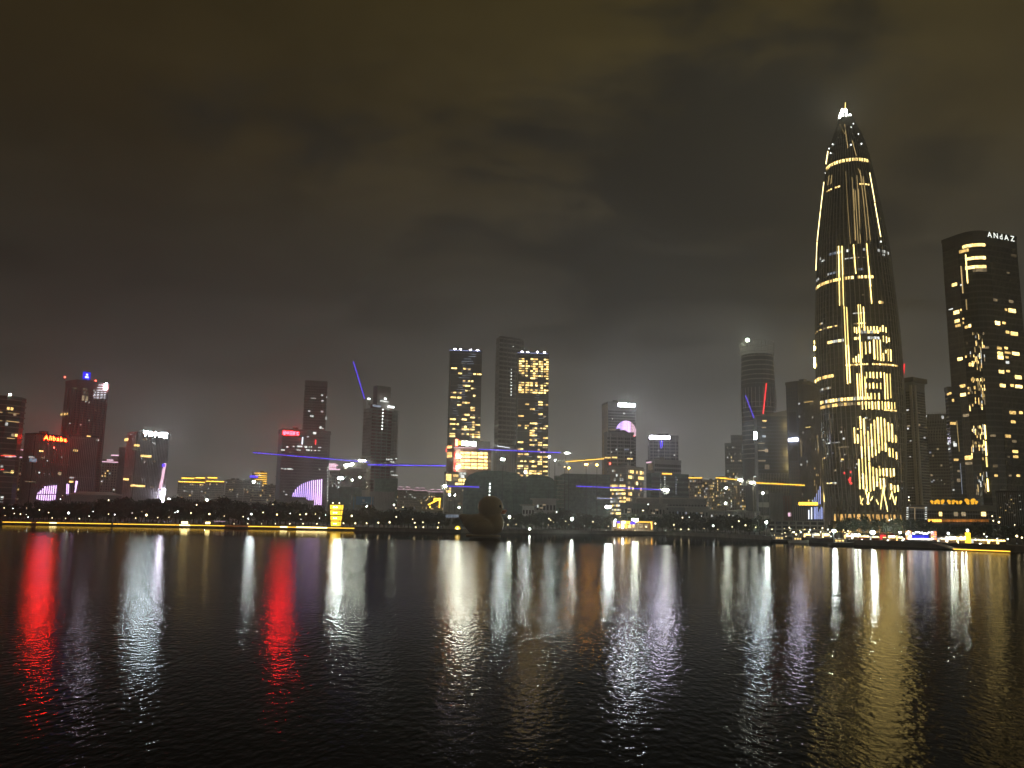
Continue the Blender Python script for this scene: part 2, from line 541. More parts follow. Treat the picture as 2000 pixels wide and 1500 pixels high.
class Bld:
    def __init__(s, name, label, cat, poly, ztop, mat, z0=LAND, group=None, parapet=True, wall='wall'):
        s.poly = [Vector(p) for p in poly]
        c = sum(s.poly, Vector((0, 0))) / len(poly)
        s.root = thing(name, label, cat, (c.x, c.y, z0), group)
        s.z0, s.z1 = z0, ztop
        s.wall = MB().prism(s.poly, z0, ztop).build(wall, mat, s.root)
        n = len(poly)
        s.F = [Face(s.poly[i], s.poly[(i + 1) % n]) for i in range(n)]
        if parapet:
            ins = inset(s.poly, .25)
            MB().prism(ins, ztop - 1.6, ztop + 1.0).build('parapet', mat, s.root)
            e1, e2 = s.poly[-1] - s.poly[0], s.poly[1] - s.poly[0]
            if min(e1.length, e2.length) > 9:
                for _ in range(2):
                    q = c + (s.poly[rnd.randrange(len(s.poly))] - c) * rnd.uniform(.1, .45)
                    MB().box((q.x, q.y, ztop + 1.6), rnd.uniform(2, 6), rnd.uniform(2, 5), 3.2, math.atan2(e2.y, e2.x)).build('roof_plant', M['duct'], s.root)

    def panes(s, fi, nx, nz, za=.02, zb=.97, fw=.78, fh=.62, mat=None, off=.12, u0=.0, u1=1., name='window_glazing'):
        f = s.F[fi]
        mb = MB()
        h = s.z1 - s.z0
        du, dz = f.w * (u1 - u0) / nx, h * (zb - za) / nz
        for i in range(nx):
            for j in range(nz):
                mb.obox(f.pt(f.w * u0 + du * (i + .5), s.z0 + h * za + dz * (j + .5), off / 2), f.X * du * fw, f.N * off, Vector((0, 0, dz * fh)))
        return mb.build(name, mat or M['glass'], s.root, 'stuff')

    def fins(s, fi, n, w=.3, d=.6, za=0., zb=1., mat=None, u0=0., u1=1., name='vertical_fin'):
        f = s.F[fi]
        mb = MB()
        h = s.z1 - s.z0
        for i in range(n):
            u = f.w * (u0 + (u1 - u0) * (i + .5) / n)
            mb.obox(f.pt(u, s.z0 + h * (za + zb) / 2, d / 2), f.X * w, f.N * d, Vector((0, 0, h * (zb - za))))
        return mb.build(name, mat or M['fin'], s.root, 'stuff')

    def bands(s, n, th=.5, k=.35, za=0.03, zb=.98, mat=None, name='floor_band'):
        mb = MB()
        ins = inset(s.poly, k)
        h = s.z1 - s.z0
        for j in range(n):
            z = s.z0 + h * (za + (zb - za) * j / max(1, n - 1))
            mb.prism(ins, z - th / 2, z + th / 2)
        return mb.build(name, mat or M['conc'], s.root, 'stuff')

    def lit(s, fi, nx, nz, prob, mats, za=.02, zb=.97, fw=.7, fh=.55, u0=0., u1=1., off=.3, cap=300, name='lit_window'):
        f = s.F[fi]
        h = s.z1 - s.z0
        du, dz = f.w * (u1 - u0) / nx, h * (zb - za) / nz
        k = 0
        for j in range(nz):
            pj = prob(j / nz) if callable(prob) else prob
            row = rnd.uniform(.35, 1.65)
            for i in range(nx):
                if rnd.random() < pj * row and k < cap:
                    k += 1
                    piece(name, M[rnd.choice(mats)], s.root, f.pt(f.w * u0 + du * (i + .5), s.z0 + h * za + dz * (j + .5), off),
                          f.X * du * fw, f.N * .25, Vector((0, 0, dz * fh)))

    def at(s, fi, px, py, w, h, mat, name='lit_window', off=.35, t=.25, label=None):
        """a piece on the facade where pixel (px, py) meets it, w by h pixels large"""
        f = s.F[fi]
        u, z = f.uz(px, py)
        u2, _ = f.uz(px + w / 2, py)
        u1, _ = f.uz(px - w / 2, py)
        z2, z1 = f.uz(px, py - h / 2)[1], f.uz(px, py + h / 2)[1]
        return piece(name, M[mat], s.root, f.pt((u1 + u2) / 2, (z1 + z2) / 2, off), f.X * abs(u2 - u1), f.N * t, Vector((0, 0, abs(z2 - z1))), label)

    def strip(s, fi, a, b, w, mat, name='led_strip', off=.5, t=.3, label=None):
        f = s.F[fi]
        A, B = f.hit(*a, off), f.hit(*b, off)
        return bar(name, M[mat], s.root, A, B, w, t, label)

    def roofbox(s, u, v, w, d, h, mat='duct', name='roof_plant'):
        f = s.F[0]
        c = s.poly[0] + f.d * (f.w * u) - Vector((f.N.x, f.N.y)) * v
        MB().obox((c.x, c.y, s.z1 + h / 2 + .02), f.X * w, f.N * d, Vector((0, 0, h))).build(name, M[mat], s.root)


_gl = {}


def glyph(ch, bold=.008):
    if ch not in _gl:
        cu = bpy.data.curves.new('letter', 'FONT')
        cu.body = ch
        cu.extrude = .06
        cu.offset = bold
        cu.resolution_u = 3
        ob = bpy.data.objects.new('letter', cu)
        COL.objects.link(ob)
        dg = bpy.context.evaluated_depsgraph_get()
        me = bpy.data.meshes.new_from_object(ob.evaluated_get(dg))
        bpy.data.objects.remove(ob)
        bpy.data.curves.remove(cu)
        xs = [v.co.x for v in me.vertices]
        _gl[ch] = (me, min(xs), max(xs))
    return _gl[ch]


GLY = {  # plain stroke marks, in unit squares (x, y, w, h)
    'mid': [(.5, .5, .12, 1), (.5, .78, .8, .1), (.5, .36, .8, .1), (.14, .57, .1, .5), (.86, .57, .1, .5)],
    'box': [(.1, .5, .1, 1), (.9, .5, .1, 1), (.5, .95, .9, .1), (.5, .05, .9, .1), (.5, .5, .6, .1), (.5, .5, .1, .6)],
    'field': [(.2, .5, .12, .9), (.55, .9, .7, .1), (.55, .55, .7, .1), (.55, .15, .7, .1), (.6, .5, .1, .8)],
    'bow': [(.3, .7, .5, .12), (.3, .3, .12, .6), (.7, .5, .12, .9), (.62, .85, .6, .1), (.75, .2, .5, .1)],
    'cross': [(.5, .5, .12, 1), (.5, .6, .95, .12), (.25, .2, .3, .12), (.75, .2, .3, .12)],
    'vee': None, 'disc': None,
}


def glyph_mesh(kind):
    key = 'g_' + kind
    if key in _gl:
        return _gl[key][0]
    mb = MB()
    if kind == 'vee':
        mb.beam((.1, 1, 0), (.5, 0, 0), .12, .34).beam((.9, 1, 0), (.5, 0, 0), .12, .34).beam((.1, .95, 0), (.45, .8, 0), .12, .2).beam((.9, .95, 0), (.55, .8, 0), .12, .2)
    elif kind == 'disc':
        ring = [(.5 + .5 * math.cos(t * math.pi / 8), .5 + .5 * math.sin(t * math.pi / 8)) for t in range(16)]
        for i in range(16):
            a, b = ring[i], ring[(i + 1) % 16]
            mb.beam((*a, 0), (*b, 0), .12, .2)
        mb.beam((.15, .55, 0), (.85, .55, 0), .12, .16).beam((.3, .3, 0), (.7, .3, 0), .12, .12)
    else:
        for x, y, w, h in GLY[kind]:
            mb.box((x, y, 0), w, h, .12)
    me = mb.mesh('mark_' + kind, M['white'])
    me.materials.clear()
    _gl[key] = (me, 0, 1)
    return me


def sign(name, label, face, x0, x1, pyc, hpx, mat, text=None, marks=None, off=1.0, frame=True, group=None, gapk=.14):
    """letters standing in front of a facade between pixel columns x0 and x1, each letter a part"""
    f = face
    u0, z0 = f.uz(x0, pyc)
    u1, z1 = f.uz(x1, pyc)
    z = (z0 + z1) / 2
    hz = abs(f.uz((x0 + x1) / 2, pyc - hpx / 2)[1] - f.uz((x0 + x1) / 2, pyc + hpx / 2)[1])
    root = thing(name, label, 'sign', f.pt((u0 + u1) / 2, z - hz / 2, off), group)
    items = []
    if text:
        for ch in text:
            if ch == ' ':
                items.append((None, 0, .3)); continue
            me, a, b = glyph(ch)
            items.append((me, a, b))
        k = hz / .72
    else:
        for mk in marks:
            items.append((glyph_mesh(mk), 0, 1))
        k = hz
    gap = .10 if not text else gapk
    tot = sum(b - a for _, a, b in items) + gap * (len(items) - 1)
    kx = (u1 - u0) / tot
    x = u0
    for me, a, b in items:
        if me:
            m2 = me.copy()
            m2.materials.clear()
            m2.materials.append(M[mat])
            m2.materials.append(M['pole'])
            for pg in m2.polygons:
                pg.material_index = 0 if pg.normal.z > .7 else 1
            ob = bpy.data.objects.new('letter' if text else 'mark', m2)
            COL.objects.link(ob)
            ob.parent = root
            c = f.pt(x - a * kx, z - hz / 2, off) - root.location
            ax, ay, az = f.X * kx, Vector((0, 0, 1)) * k, f.N * k
            ob.matrix_basis = Matrix(((ax.x, ay.x, az.x, c.x), (ax.y, ay.y, az.y, c.y), (ax.z, ay.z, az.z, c.z), (0, 0, 0, 1)))
        x += (b - a + gap) * kx
    if frame:
        mb = MB()
        A, B = f.pt(u0 - .3, z - hz * .52, off - .4), f.pt(u1 + .3, z - hz * .52, off - .4)
        A2, B2 = f.pt(u0 - .3, z + hz * .4, off - .4), f.pt(u1 + .3, z + hz * .4, off - .4)
        mb.beam(A, B, .15).beam(A2, B2, .15).beam(A, A2, .15).beam(B, B2, .15)
        mb.build('sign_frame', M['pole'], root)
    return root


def light_box(name, label, face, x0, x1, pyc, hpx, mat, off=.8, t=.5, n=4, group=None):
    """an overexposed lit sign: a shallow case with glowing blocks along it"""
    f = face
    u0, z0 = f.uz(x0, pyc); u1, z1 = f.uz(x1, pyc)
    z = (z0 + z1) / 2
    h = abs(f.uz(x0, pyc - hpx / 2)[1] - f.uz(x0, pyc + hpx / 2)[1])
    root = thing(name, label, 'sign', f.pt((u0 + u1) / 2, z - h / 2, off), group)
    MB().obox(f.pt((u0 + u1) / 2, z, off - t * .5), f.X * ((u1 - u0) + .4), f.N * t * .5, Vector((0, 0, h * 1.15))).build('sign_case', M['pole'], root)
    w = (u1 - u0) / n
    for i in range(n):
        m2 = mat if isinstance(mat, str) else mat[i % len(mat)]
        piece('letter_block', M[m2], root, f.pt(u0 + w * (i + .5), z, off), f.X * w * .9, f.N * t * .4, Vector((0, 0, h * (.86 if i % 2 else 1))))
    return root
# ------------------------------------------------------------------ structure: water, land, quay, haze
SHORE_PX = [(-700, 1013), (-300, 1018), (0, 1024), (350, 1030), (690, 1036.5), (800, 1039), (900, 1041), (1100, 1042), (1300, 1045), (1400, 1049),
            (1500, 1055), (1600, 1061), (1700, 1065.5), (1850, 1072), (2000, 1079), (2300, 1095), (2900, 1125)]
SHORE = [G(x, y, 0).xy for x, y in SHORE_PX]


def shore_y(px):
    """depth of the waterline under pixel column px"""
    for (x0, y0), (x1, y1) in zip(SHORE_PX, SHORE_PX[1:]):
        if x0 <= px <= x1:
            return G(px, y0 + (y1 - y0) * (px - x0) / (x1 - x0), 0).y
    return 400


def water_material():
    m = bpy.data.materials.new('lake_water')
    m.use_nodes = True
    nt = m.node_tree
    N, L = nt.nodes, nt.links
    N.remove(N['Principled BSDF'])
    out = N['Material Output']
    b = N.new('ShaderNodeBsdfGlossy'); b.distribution = 'BECKMANN'
    b.inputs['Color'].default_value = (.58, .58, .58, 1)
    df = N.new('ShaderNodeBsdfDiffuse'); df.inputs['Color'].default_value = (.003, .004, .005, 1)
    fr = N.new('ShaderNodeFresnel'); fr.inputs['IOR'].default_value = 1.19
    mx = N.new('ShaderNodeMixShader')
    L.new(fr.outputs[0], mx.inputs[0]); L.new(df.outputs[0], mx.inputs[1]); L.new(b.outputs[0], mx.inputs[2]); L.new(mx.outputs[0], out.inputs[0])
    geo = N.new('ShaderNodeNewGeometry')
    sep = N.new('ShaderNodeSeparateXYZ'); L.new(geo.outputs['Position'], sep.inputs[0])

    def rng(sock, a, c, lo=0., hi=1.):
        r = N.new('ShaderNodeMapRange'); r.interpolation_type = 'SMOOTHSTEP'
        r.inputs['From Min'].default_value = a; r.inputs['From Max'].default_value = c
        r.inputs['To Min'].default_value = lo; r.inputs['To Max'].default_value = hi
        L.new(sock, r.inputs['Value'])
        return r.outputs[0]

    def op(o, a, c):
        q = N.new('ShaderNodeMath'); q.operation = o
        for i, v in enumerate((a, c)):
            if isinstance(v, (int, float)): q.inputs[i].default_value = v
            else: L.new(v, q.inputs[i])
        return q.outputs[0]
    # patches of breeze: large soft noise shifts the edges
    nz = N.new('ShaderNodeTexNoise'); nz.inputs['Scale'].default_value = .02; nz.inputs['Detail'].default_value = 3
    L.new(geo.outputs['Position'], nz.inputs['Vector'])
    wob = op('MULTIPLY', op('SUBTRACT', nz.outputs[0], .5), 60.)
    ycal = op('ADD', sep.outputs['Y'], op('MULTIPLY', wob, .25))
    edge = op('ADD', op('MULTIPLY', sep.outputs['X'], -.18), 238.)          # sheltered water begins beyond this line
    far = rng(op('SUBTRACT', ycal, edge), -4., 6.)
    mid = rng(op('ADD', sep.outputs['Y'], wob), 55., 75.)                    # smoother lee water to the right
    side = rng(op('SUBTRACT', sep.outputs['X'], op('MULTIPLY', sep.outputs['Y'], .17)), -3., 6.)
    mid = op('MULTIPLY', mid, side)
    rough = rng(sep.outputs['Y'], 32., 115., .07, .15)               # ripples too fine to see at a distance become roughness
    rough = op('SUBTRACT', rough, op('MULTIPLY', mid, .06))
    rough = op('SUBTRACT', rough, op('MULTIPLY', far, op('SUBTRACT', rough, .075)))
    L.new(rough, b.inputs['Roughness'])
    # ripples
    mp = N.new('ShaderNodeMapping'); mp.inputs['Scale'].default_value = (1.0, .5, 1)
    L.new(geo.outputs['Position'], mp.inputs[0])
    n1 = N.new('ShaderNodeTexNoise'); n1.inputs['Scale'].default_value = 3.5; n1.inputs['Detail'].default_value = 2.5
    L.new(mp.outputs[0], n1.inputs['Vector'])
    n2 = N.new('ShaderNodeTexNoise'); n2.inputs['Scale'].default_value = .55; n2.inputs['Detail'].default_value = 2
    L.new(mp.outputs[0], n2.inputs['Vector'])
    hgt = op('ADD', op('MULTIPLY', n1.outputs[0], .8), op('MULTIPLY', n2.outputs[0], .45))
    bp = N.new('ShaderNodeBump'); bp.inputs['Distance'].default_value = .05
    L.new(hgt, bp.inputs['Height'])
    L.new(op('MULTIPLY', op('SUBTRACT', 1., far), rng(sep.outputs['Y'], 20., 200., .72, .7)), bp.inputs['Strength'])
    L.new(bp.outputs[0], b.inputs['Normal'])
    L.new(bp.outputs[0], fr.inputs['Normal'])
    return m


XM, YM = 2600, 3600
wm = MB()
wm.add([(-XM, -40, 0), (XM, -40, 0), (XM, 1200, 0), (-XM, 1200, 0)], [(0, 1, 2, 3)])
tag(wm.build('lake_water', water_material()), kind='structure')

lm = MB()
pts = [(-XM, SHORE[0].y)] + [tuple(p) for p in SHORE] + [(XM, SHORE[-1].y)]
n = len(pts)
vs = [(x, y, LAND) for x, y in pts] + [(x, YM, LAND) for x, y in pts]
lm.add(vs, [(i, i + 1, n + i + 1, n + i) for i in range(n - 1)])
tag(lm.build('ground', M['ground']), kind='structure')
qm = MB()
for (x0, y0), (x1, y1) in zip(pts, pts[1:]):
    qm.add([(x0, y0, -.9), (x1, y1, -.9), (x1, y1, LAND + .02), (x0, y0, LAND + .02)], [(0, 1, 2, 3)])
    qm.beam((x0, y0 + .2, LAND + .1), (x1, y1 + .2, LAND + .1), .6, .2)
tag(qm.build('quay_wall', M['quay']), 'low stone quay wall along the far edge of the lake', 'wall', kind='structure')

hz = MB()
hz.add([(x, y, z) for z in (-2, 436) for y in (-60, YM + 20) for x in (-XM - 20, XM + 20)],
       [(0, 2, 3, 1), (4, 5, 7, 6), (0, 1, 5, 4), (2, 6, 7, 3), (0, 4, 6, 2), (1, 3, 7, 5)])
hm = bpy.data.materials.new('haze_air')
hm.use_nodes = True
hm.node_tree.nodes.clear()
ho = hm.node_tree.nodes.new('ShaderNodeOutputMaterial')
hv = hm.node_tree.nodes.new('ShaderNodeVolumePrincipled')
hv.inputs['Color'].default_value = (.95, .95, .95, 1)
hv.inputs['Density'].default_value = .0004
hv.inputs['Anisotropy'].default_value = .72
hm.node_tree.links.new(hv.outputs[0], ho.inputs['Volume'])
HAZE = tag(hz.build('haze', hm), 'thin grey night haze hanging over lake and city', 'haze', kind='stuff')


# ------------------------------------------------------------------ left cluster of towers
def top_of(poly, px, py, i=0):
    return zat(px, py, poly[i])


# far-left tower with chamfered corners and lit floor edges
q = box2(-46, 24, 47, 880, 610, 20)
ch = []
for i in range(4):
    p0, p1, p2 = q[i - 1], q[i], q[(i + 1) % 4]
    ch += [p1 + (p0 - p1).normalized() * 7, p1 + (p2 - p1).normalized() * 7]
zt = zat(20, 775, q[1])
b = Bld('office_tower', 'dark office tower with chamfered corners and bright floor edges at far left edge', 'building', ch, zt, M['black'])
b.bands(22, .7, .8, mat=M['conc_dark'], name='floor_slab')
for fi in range(8):
    fc = b.F[fi]
    if fc.N.y > .15: continue
    for j, y in enumerate((.10, .24, .38, .52, .66, .80, .87)):
        if rnd.random() < .75:
            z = LAND + (zt - LAND) * y
            piece('led_strip', M['led_thin'], b.root, fc.pt(fc.w * .5, z, 1.1), fc.X * fc.w * rnd.uniform(.5, .95), fc.N * .2, Vector((0, 0, .5)))
    b.lit(fi, 4, 22, .10, ['w_warm', 'w_dim', 'w_white'], cap=14)
fc = b.F[1]
for py, a, c, m in ((890, 0, 28, 'neon_red'), (917, 0, 6, 'neon_red'), (892, 8, 30, 'led_pink')):
    A, B = b.F[2].hit(a, py, 1.3), b.F[2].hit(c, py, 1.3)
    bar('led_strip', M[m], b.root, A, B, .45)
piece('roof_lamp', M['flood'], b.root, b.F[2].hit(19, 771, .5), Vector((1.1, 0, 0)), Vector((0, .6, 0)), Vector((0, 0, 1.1)))


def residential(name, label, pl, pr, py, top, Y, d=16, mats=('w_warm', 'w_dim', 'w_white'), prob=.12, nx=8, nz=26, crown=None, steps=(), wall='beige', group=None, cap=60):
    poly = box1(pl, pr, py, Y, d)
    c = (poly[0] + poly[1]) / 2
    b = Bld(name, label, 'building', poly, zat((pl + pr) / 2, top, c), M[wall], group=group)
    b.panes(0, nx, nz, .02, .98, .45, .55)
    b.fins(0, max(2, nx // 2), .5, .8, mat=M[wall], name='balcony_wall')
    b.lit(0, nx, nz, prob, list(mats), fw=.45, fh=.5, cap=cap)
    for (u, w, hh) in steps:
        f = b.F[0]
        cc = f.pt(f.w * u, b.z1 + hh / 2 + .02) - f.N * d * .5
        MB().obox(cc, f.X * f.w * w, f.N * d * .6, Vector((0, 0, hh))).build('roof_house', M[wall], b.root)
        if crown:
            piece('crown_light', M[crown], b.root, cc + f.N * (d * .3 + .3) + Vector((0, 0, hh * .5 - .5)), f.X * f.w * w, f.N * .3, Vector((0, 0, 1.1)))
    if crown:
        f = b.F[0]
        piece('crown_light', M[crown], b.root, f.pt(f.w * .5, b.z1 + .5, .5), f.X * f.w * .96, f.N * .3, Vector((0, 0, .8)))
    return b


b = residential('apartment_tower', 'narrow apartment tower with a pink glowing crown beside the chamfered tower', 25, 52, 930, 894, 900, prob=.2, nx=5, nz=18, steps=((.6, .55, 9),), wall='stone', crown='led_pink')

# the tower with the blue square logo
poly = box2(118, 140, 204, 850, 800, 62)
b = Bld('office_tower', 'tall reddish tower with blue square roof logo and white LED stripes', 'building', poly, zat(140, 742, poly[1]), M['redbrown'])
b.fins(1, 9, .9, .9, .0, .95, M['redbrown'])
b.fins(0, 4, .9, .9, .0, .95, M['redbrown'])
b.panes(1, 18, 52, .02, .93, .6, .55)
b.lit(1, 18, 52, .015, ['w_dim', 'w_white'], cap=20)
f = b.F[1]
for i, (y, x0, x1) in enumerate(((752, 192, 207), (757, 190, 206.5), (762, 188, 206), (766, 185, 206), (770, 183, 205.5), (773, 180, 205), (777, 184, 205))):
    b.strip(1, (x0, y), (x1, y + .4), .75, 'led_white', label='white horizontal LED stripe')
b.at(1, 165, 778, 14, 10, 'w_dim'); b.at(1, 167, 767, 9, 6, 'w_dim'); b.at(1, 166, 760, 9, 4, 'w_dim'); b.at(1, 146, 758, 8, 1.5, 'w_dim')
b.at(0, 126, 809, 14, 4, 'w_warm'); b.at(1, 136, 827, 2.5, 2.5, 'w_white'); b.at(1, 174, 821, 2, 2, 'w_white'); b.at(1, 157, 830, 2, 2, 'w_white')
piece('led_drop', M['sign_lilac'], b.root, f.hit(206, 755, 1.5), f.X * 1.3, f.N * .5, Vector((0, 0, 6.5)), 'white leaf shaped LED light on the corner')
for x, y in ((130, 736), (190, 743)):
    mb = MB(); p = f.hit(x, y, -3)
    mb.tube((p.x, p.y, b.z1 - 1), p, .25, .15).build('mast', M['pole'], b.root)
    MB().ball(p, .75).build('beacon', M['beacon'], b.root)
rt = thing('roof_logo', 'blue square logo sign with white emblem on the reddish tower roof', 'sign', f.hit(168, 741, 1.2))
A = f.hit(168, 734, 1.2)
s_ = abs(f.uz(161, 734)[0] - f.uz(175, 734)[0])
piece('panel', M['sign_blue'], rt, A, f.X * s_, f.N * .6, Vector((0, 0, s_)))
for dx, dz, w, h in ((0, .22, .30, .07), (-.08, .1, .07, .2), (.1, .1, .07, .2), (0, -.14, .5, .07), (-.2, -.2, .07, .2), (.2, -.2, .07, .2), (0, -.28, .5, .07), (0, -.2, .07, .2)):
    piece('emblem_stroke', M['led_white'], rt, A + f.X * (dx * s_) + Vector((0, 0, dz * s_)) + f.N * .45, f.X * w * s_, f.N * .2, Vector((0, 0, h * s_)))

# lower striped block in front of it with purple entrance lights
poly = box1(131, 188, 900, 720, 24)
b = Bld('office_block', 'dark striped block below the reddish tower with violet entrance lights', 'building', poly, zat(160, 853, poly[0]), M['black'])
b.fins(0, 16, .8, .8); b.bands(3, .5, .75, mat=M['fin'])
b.at(0, 148, 880, 9, 4, 'w_warm'); b.at(0, 191, 859, 5, 4, 'w_white'); b.at(0, 173, 852, 8, 2, 'w_warm'); b.at(0, 119.5, 925, 4, 5, 'w_warm')
for (x0, y0, x1, y1) in ((124, 934, 121, 962), (127, 945, 126, 963), (131, 945, 130, 965), (134, 946, 133, 967), (151, 940, 145, 968), (149, 939, 147, 952)):
    b.strip(0, (x0, y0), (x1, y1), .7, 'led_lilac', off=.9)
b.at(0, 140, 933, 9, 2.5, 'w_white', off=1); b.at(0, 139, 941, 8, 3, 'w_warm', off=1)

# block with the orange letters
poly = box2(42, 62, 131, 920, 660, 55)
b = Bld('office_block', 'dark finned block carrying the orange letters with a violet light oval', 'building', poly, zat(78, 849, (poly[1] * .75 + poly[2] * .25)), M['black'])
b.fins(1, 19, .9, .9); b.fins(0, 6, .9, .9); b.bands(4, .5, .9, mat=M['fin'])
f = b.F[1]
sign('roof_sign', 'glowing orange red letter sign on the dark finned block', f, 82.5, 127.5, 856.5, 8.5, 'sign_orange', text='Alibaba', off=1.6)
for i in range(9):
    x = 71.5 + i * 4.3
    t = abs(i - 4.4) / 5
    yt = 950 + 12 * max(0, (3 - i)) / 3 - (0 if i < 3 else .4 * (i - 3))
    b.strip(1, (x + 2, yt), (x + .3, 964.5), .75, 'led_lilac', off=1.1)
    b.strip(1, (x, 966.5), (x - 1.2, 972 + 5.5 * math.sqrt(max(0, 1 - t * t))), .75, 'led_lilac', off=1.1)
for px, py, w, h, m in ((79, 881, 8, 2, 'w_warm'), (60, 893, 12, 3, 'w_white'), (63, 899, 14, 7, 'w_cool'), (82, 894, 8, 2, 'w_dim'), (119, 893, 2, 2, 'w_white'), (75, 923, 2.5, 2.5, 'w_white'),
                        (115, 925, 6, 6, 'w_dim'), (58, 941, 22, 1.6, 'w_dim'), (91, 900, 2, 2, 'w_white'), (104, 874, 2, 2, 'beacon'), (17, 963, 8, 1.5, 'led_thin')):
    if px > 45: b.at(1, px, py, w, h, m, off=1.0)

# pink crowned apartment
b = residential('apartment_tower', 'pale apartment tower with pink crown and diagonal lights down one edge', 187, 232, 930, 903, 850, prob=.12, nx=9, nz=20, steps=((.78, .4, 8), (.45, .5, 3)), wall='stone', crown='led_pink')
for i in range(10):
    b.at(0, 188.5 - .3 * i, 902 + i * 5.6, 4, 2, 'led_white', 'edge_light', off=.8)

# block with the white letters
poly = box2(243, 262, 325, 920, 650, 65)
b = Bld('office_tower', 'dark finned tower with white glowing letters along its roof edge', 'building', poly, zat(262, 845, poly[1]), M['grey_clad'])
b.fins(1, 20, .9, .9); b.fins(0, 6, .9, .9); b.bands(3, .5, .9, mat=M['fin'])
f = b.F[1]
sign('roof_sign', 'white glowing sign with a winged mark on the dark finned tower', f, 277.5, 325, 848.5, 9.5, 'sign_white', marks=['vee', 'field', 'mid', 'bow', 'box'], off=1.4)
for px, py, w, h, m in ((266, 870, 11, 4, 'w_warm'), (282, 858, 9, 4, 'w_dim'), (300, 866, 4, 3, 'w_white'), (264, 878, 15, 2, 'w_dim'), (284, 891, 21, 4, 'w_warm'), (300, 901, 5, 2, 'w_dim'),
                        (245, 936, 10, 4, 'w_warm'), (268, 949, 28, 3.5, 'w_warm'), (296, 951, 7, 3, 'w_dim'), (281, 902, 4, 2, 'w_dim')):
    b.at(1, px, py, w, h, m, off=.95)
b.at(0, 249, 859, 7, 5, 'w_warm', off=.9)
b.strip(1, (320.5, 905), (311, 955), 2.4, 'led_pink', off=1.3, label='tall pale violet light panel on the tower edge')
b.strip(1, (318.5, 955), (313, 983), 2.6, 'sign_lilac', off=1.4, label='bright white lower end of the light panel')
piece('emblem_disc', M['led_blue'], b.root, f.hit(318, 909, 1.7), f.X * 2, f.N * .3, Vector((0, 0, 2.2)))
poly = box1(231, 252, 900, 690, 14)
b2 = Bld('office_wing', 'lower rounded wing left of the white lettered tower', 'building', poly, zat(240, 876, poly[0]), M['grey_clad'])
b2.fins(0, 8, .3, .6); b2.bands(10, .3, .5, mat=M['grey_clad'])

# pale canopy hall behind the trees
poly = box1(140, 232, 960, 610, 20)
MBx = Bld('hall', 'low pale hall with a sloping roof behind the left trees', 'building', poly, zat(190, 967, poly[0]), M['conc'])
MBx.panes(0, 14, 2, .1, .8)
f = MBx.F[0]
MB().prism(inset(poly, 3), MBx.z1 + .1, MBx.z1 + 2.5, inset(poly, -5)).build('roof', M['stone'], MBx.root)

# gold crowned apartments
for (pl, pr, top, Y, st, lab) in ((346, 400, 942, 1150, ((.35, .45, 6), (.8, .35, 7)), 'wide apartment block with gold roof line at the left of the gold crowned pair'),
                                  (400, 437, 941, 1150, ((.35, .5, 6),), 'wide apartment block with gold roof line right of its twin'),
                                  (440, 475, 938, 1250, (), 'dim apartment block between the gold crowned blocks and the banded tower'),
                                  (476, 508, 938, 1250, (), 'dim apartment block just left of the gold banded tower'),
                                  (508, 541, 948, 1300, (), 'dim apartment block just right of the gold banded tower')):
    residential('apartment_block', lab, pl, pr, 960, top, Y, 20, prob=.14, nx=14, nz=16, steps=st, crown='led_yellow' if st else None, wall='stone', cap=40)
poly = box1(491, 522, 935, 1200, 18)
b = Bld('banded_tower', 'apartment tower wrapped in gold light bands left of the red signed block', 'building', poly, zat(506, 923, poly[0]), M['beige'])
b.panes(0, 10, 18)
for y in (924, 928.5, 932.5, 936.5, 940, 944):
    b.strip(0, (498 if y < 940 else 514, y), (521, y + .8), .8, 'led_yellow', name='light_band', off=.6)
light_box('roof_sign', 'small blue glowing sign on the gold banded tower', b.F[0], 488, 504, 931, 4, 'led_blue', off=2)
b.lit(0, 10, 18, .1, ['w_warm', 'w_dim'], cap=14)

# red-signed block and the supertall behind
poly = box1(593, 637, 800, 1150, 42)
b = Bld('office_tower', 'tall hazy dark tower rising behind the red signed block', 'building', poly, zat(615, 745, poly[0]), M['grey_clad'])
b.fins(0, 14, .5, .8); b.bands(20, .6, .6, mat=M['grey_clad']); b.panes(0, 14, 50)
for px, py, w, h in ((629, 772, 4, 2.5), (638, 776, 2, 2), (630, 783, 5, 2), (604, 803, 4, 2), (629, 804, 5, 3), (609, 813, 7, 3), (637, 817, 3, 6), (626, 835, 4, 4), (630, 837, 4, 2), (612, 778, 10, 1.5)):
    b.at(0, px, py, w, h, 'w_white', off=.7)
poly = box2(541, 549, 643, 900, 640, 78)
b = Bld('office_block', 'dark block with the red sign and a violet striped light fan', 'building', poly, zat(549, 839, poly[1]), M['grey_clad'])
b.fins(1, 46, .28, .5); b.bands(5, .4, .6, mat=M['grey_clad']); b.panes(1, 44, 30, .02, .95, .6, .7)
f = b.F[1]
sign('roof_sign', 'red glowing sign with a round mark on the dark block', f, 552, 583, 846.5, 7.5, 'sign_red', marks=['disc', 'mid', 'box', 'field', 'bow'], off=1.4)
b.strip(1, (590.6, 854), (589.5, 868), .75, 'led_white', off=1.0, label='short white light bar'); b.strip(1, (616, 859), (615.5, 868), .7, 'led_red', off=1.0, label='short red light bar')
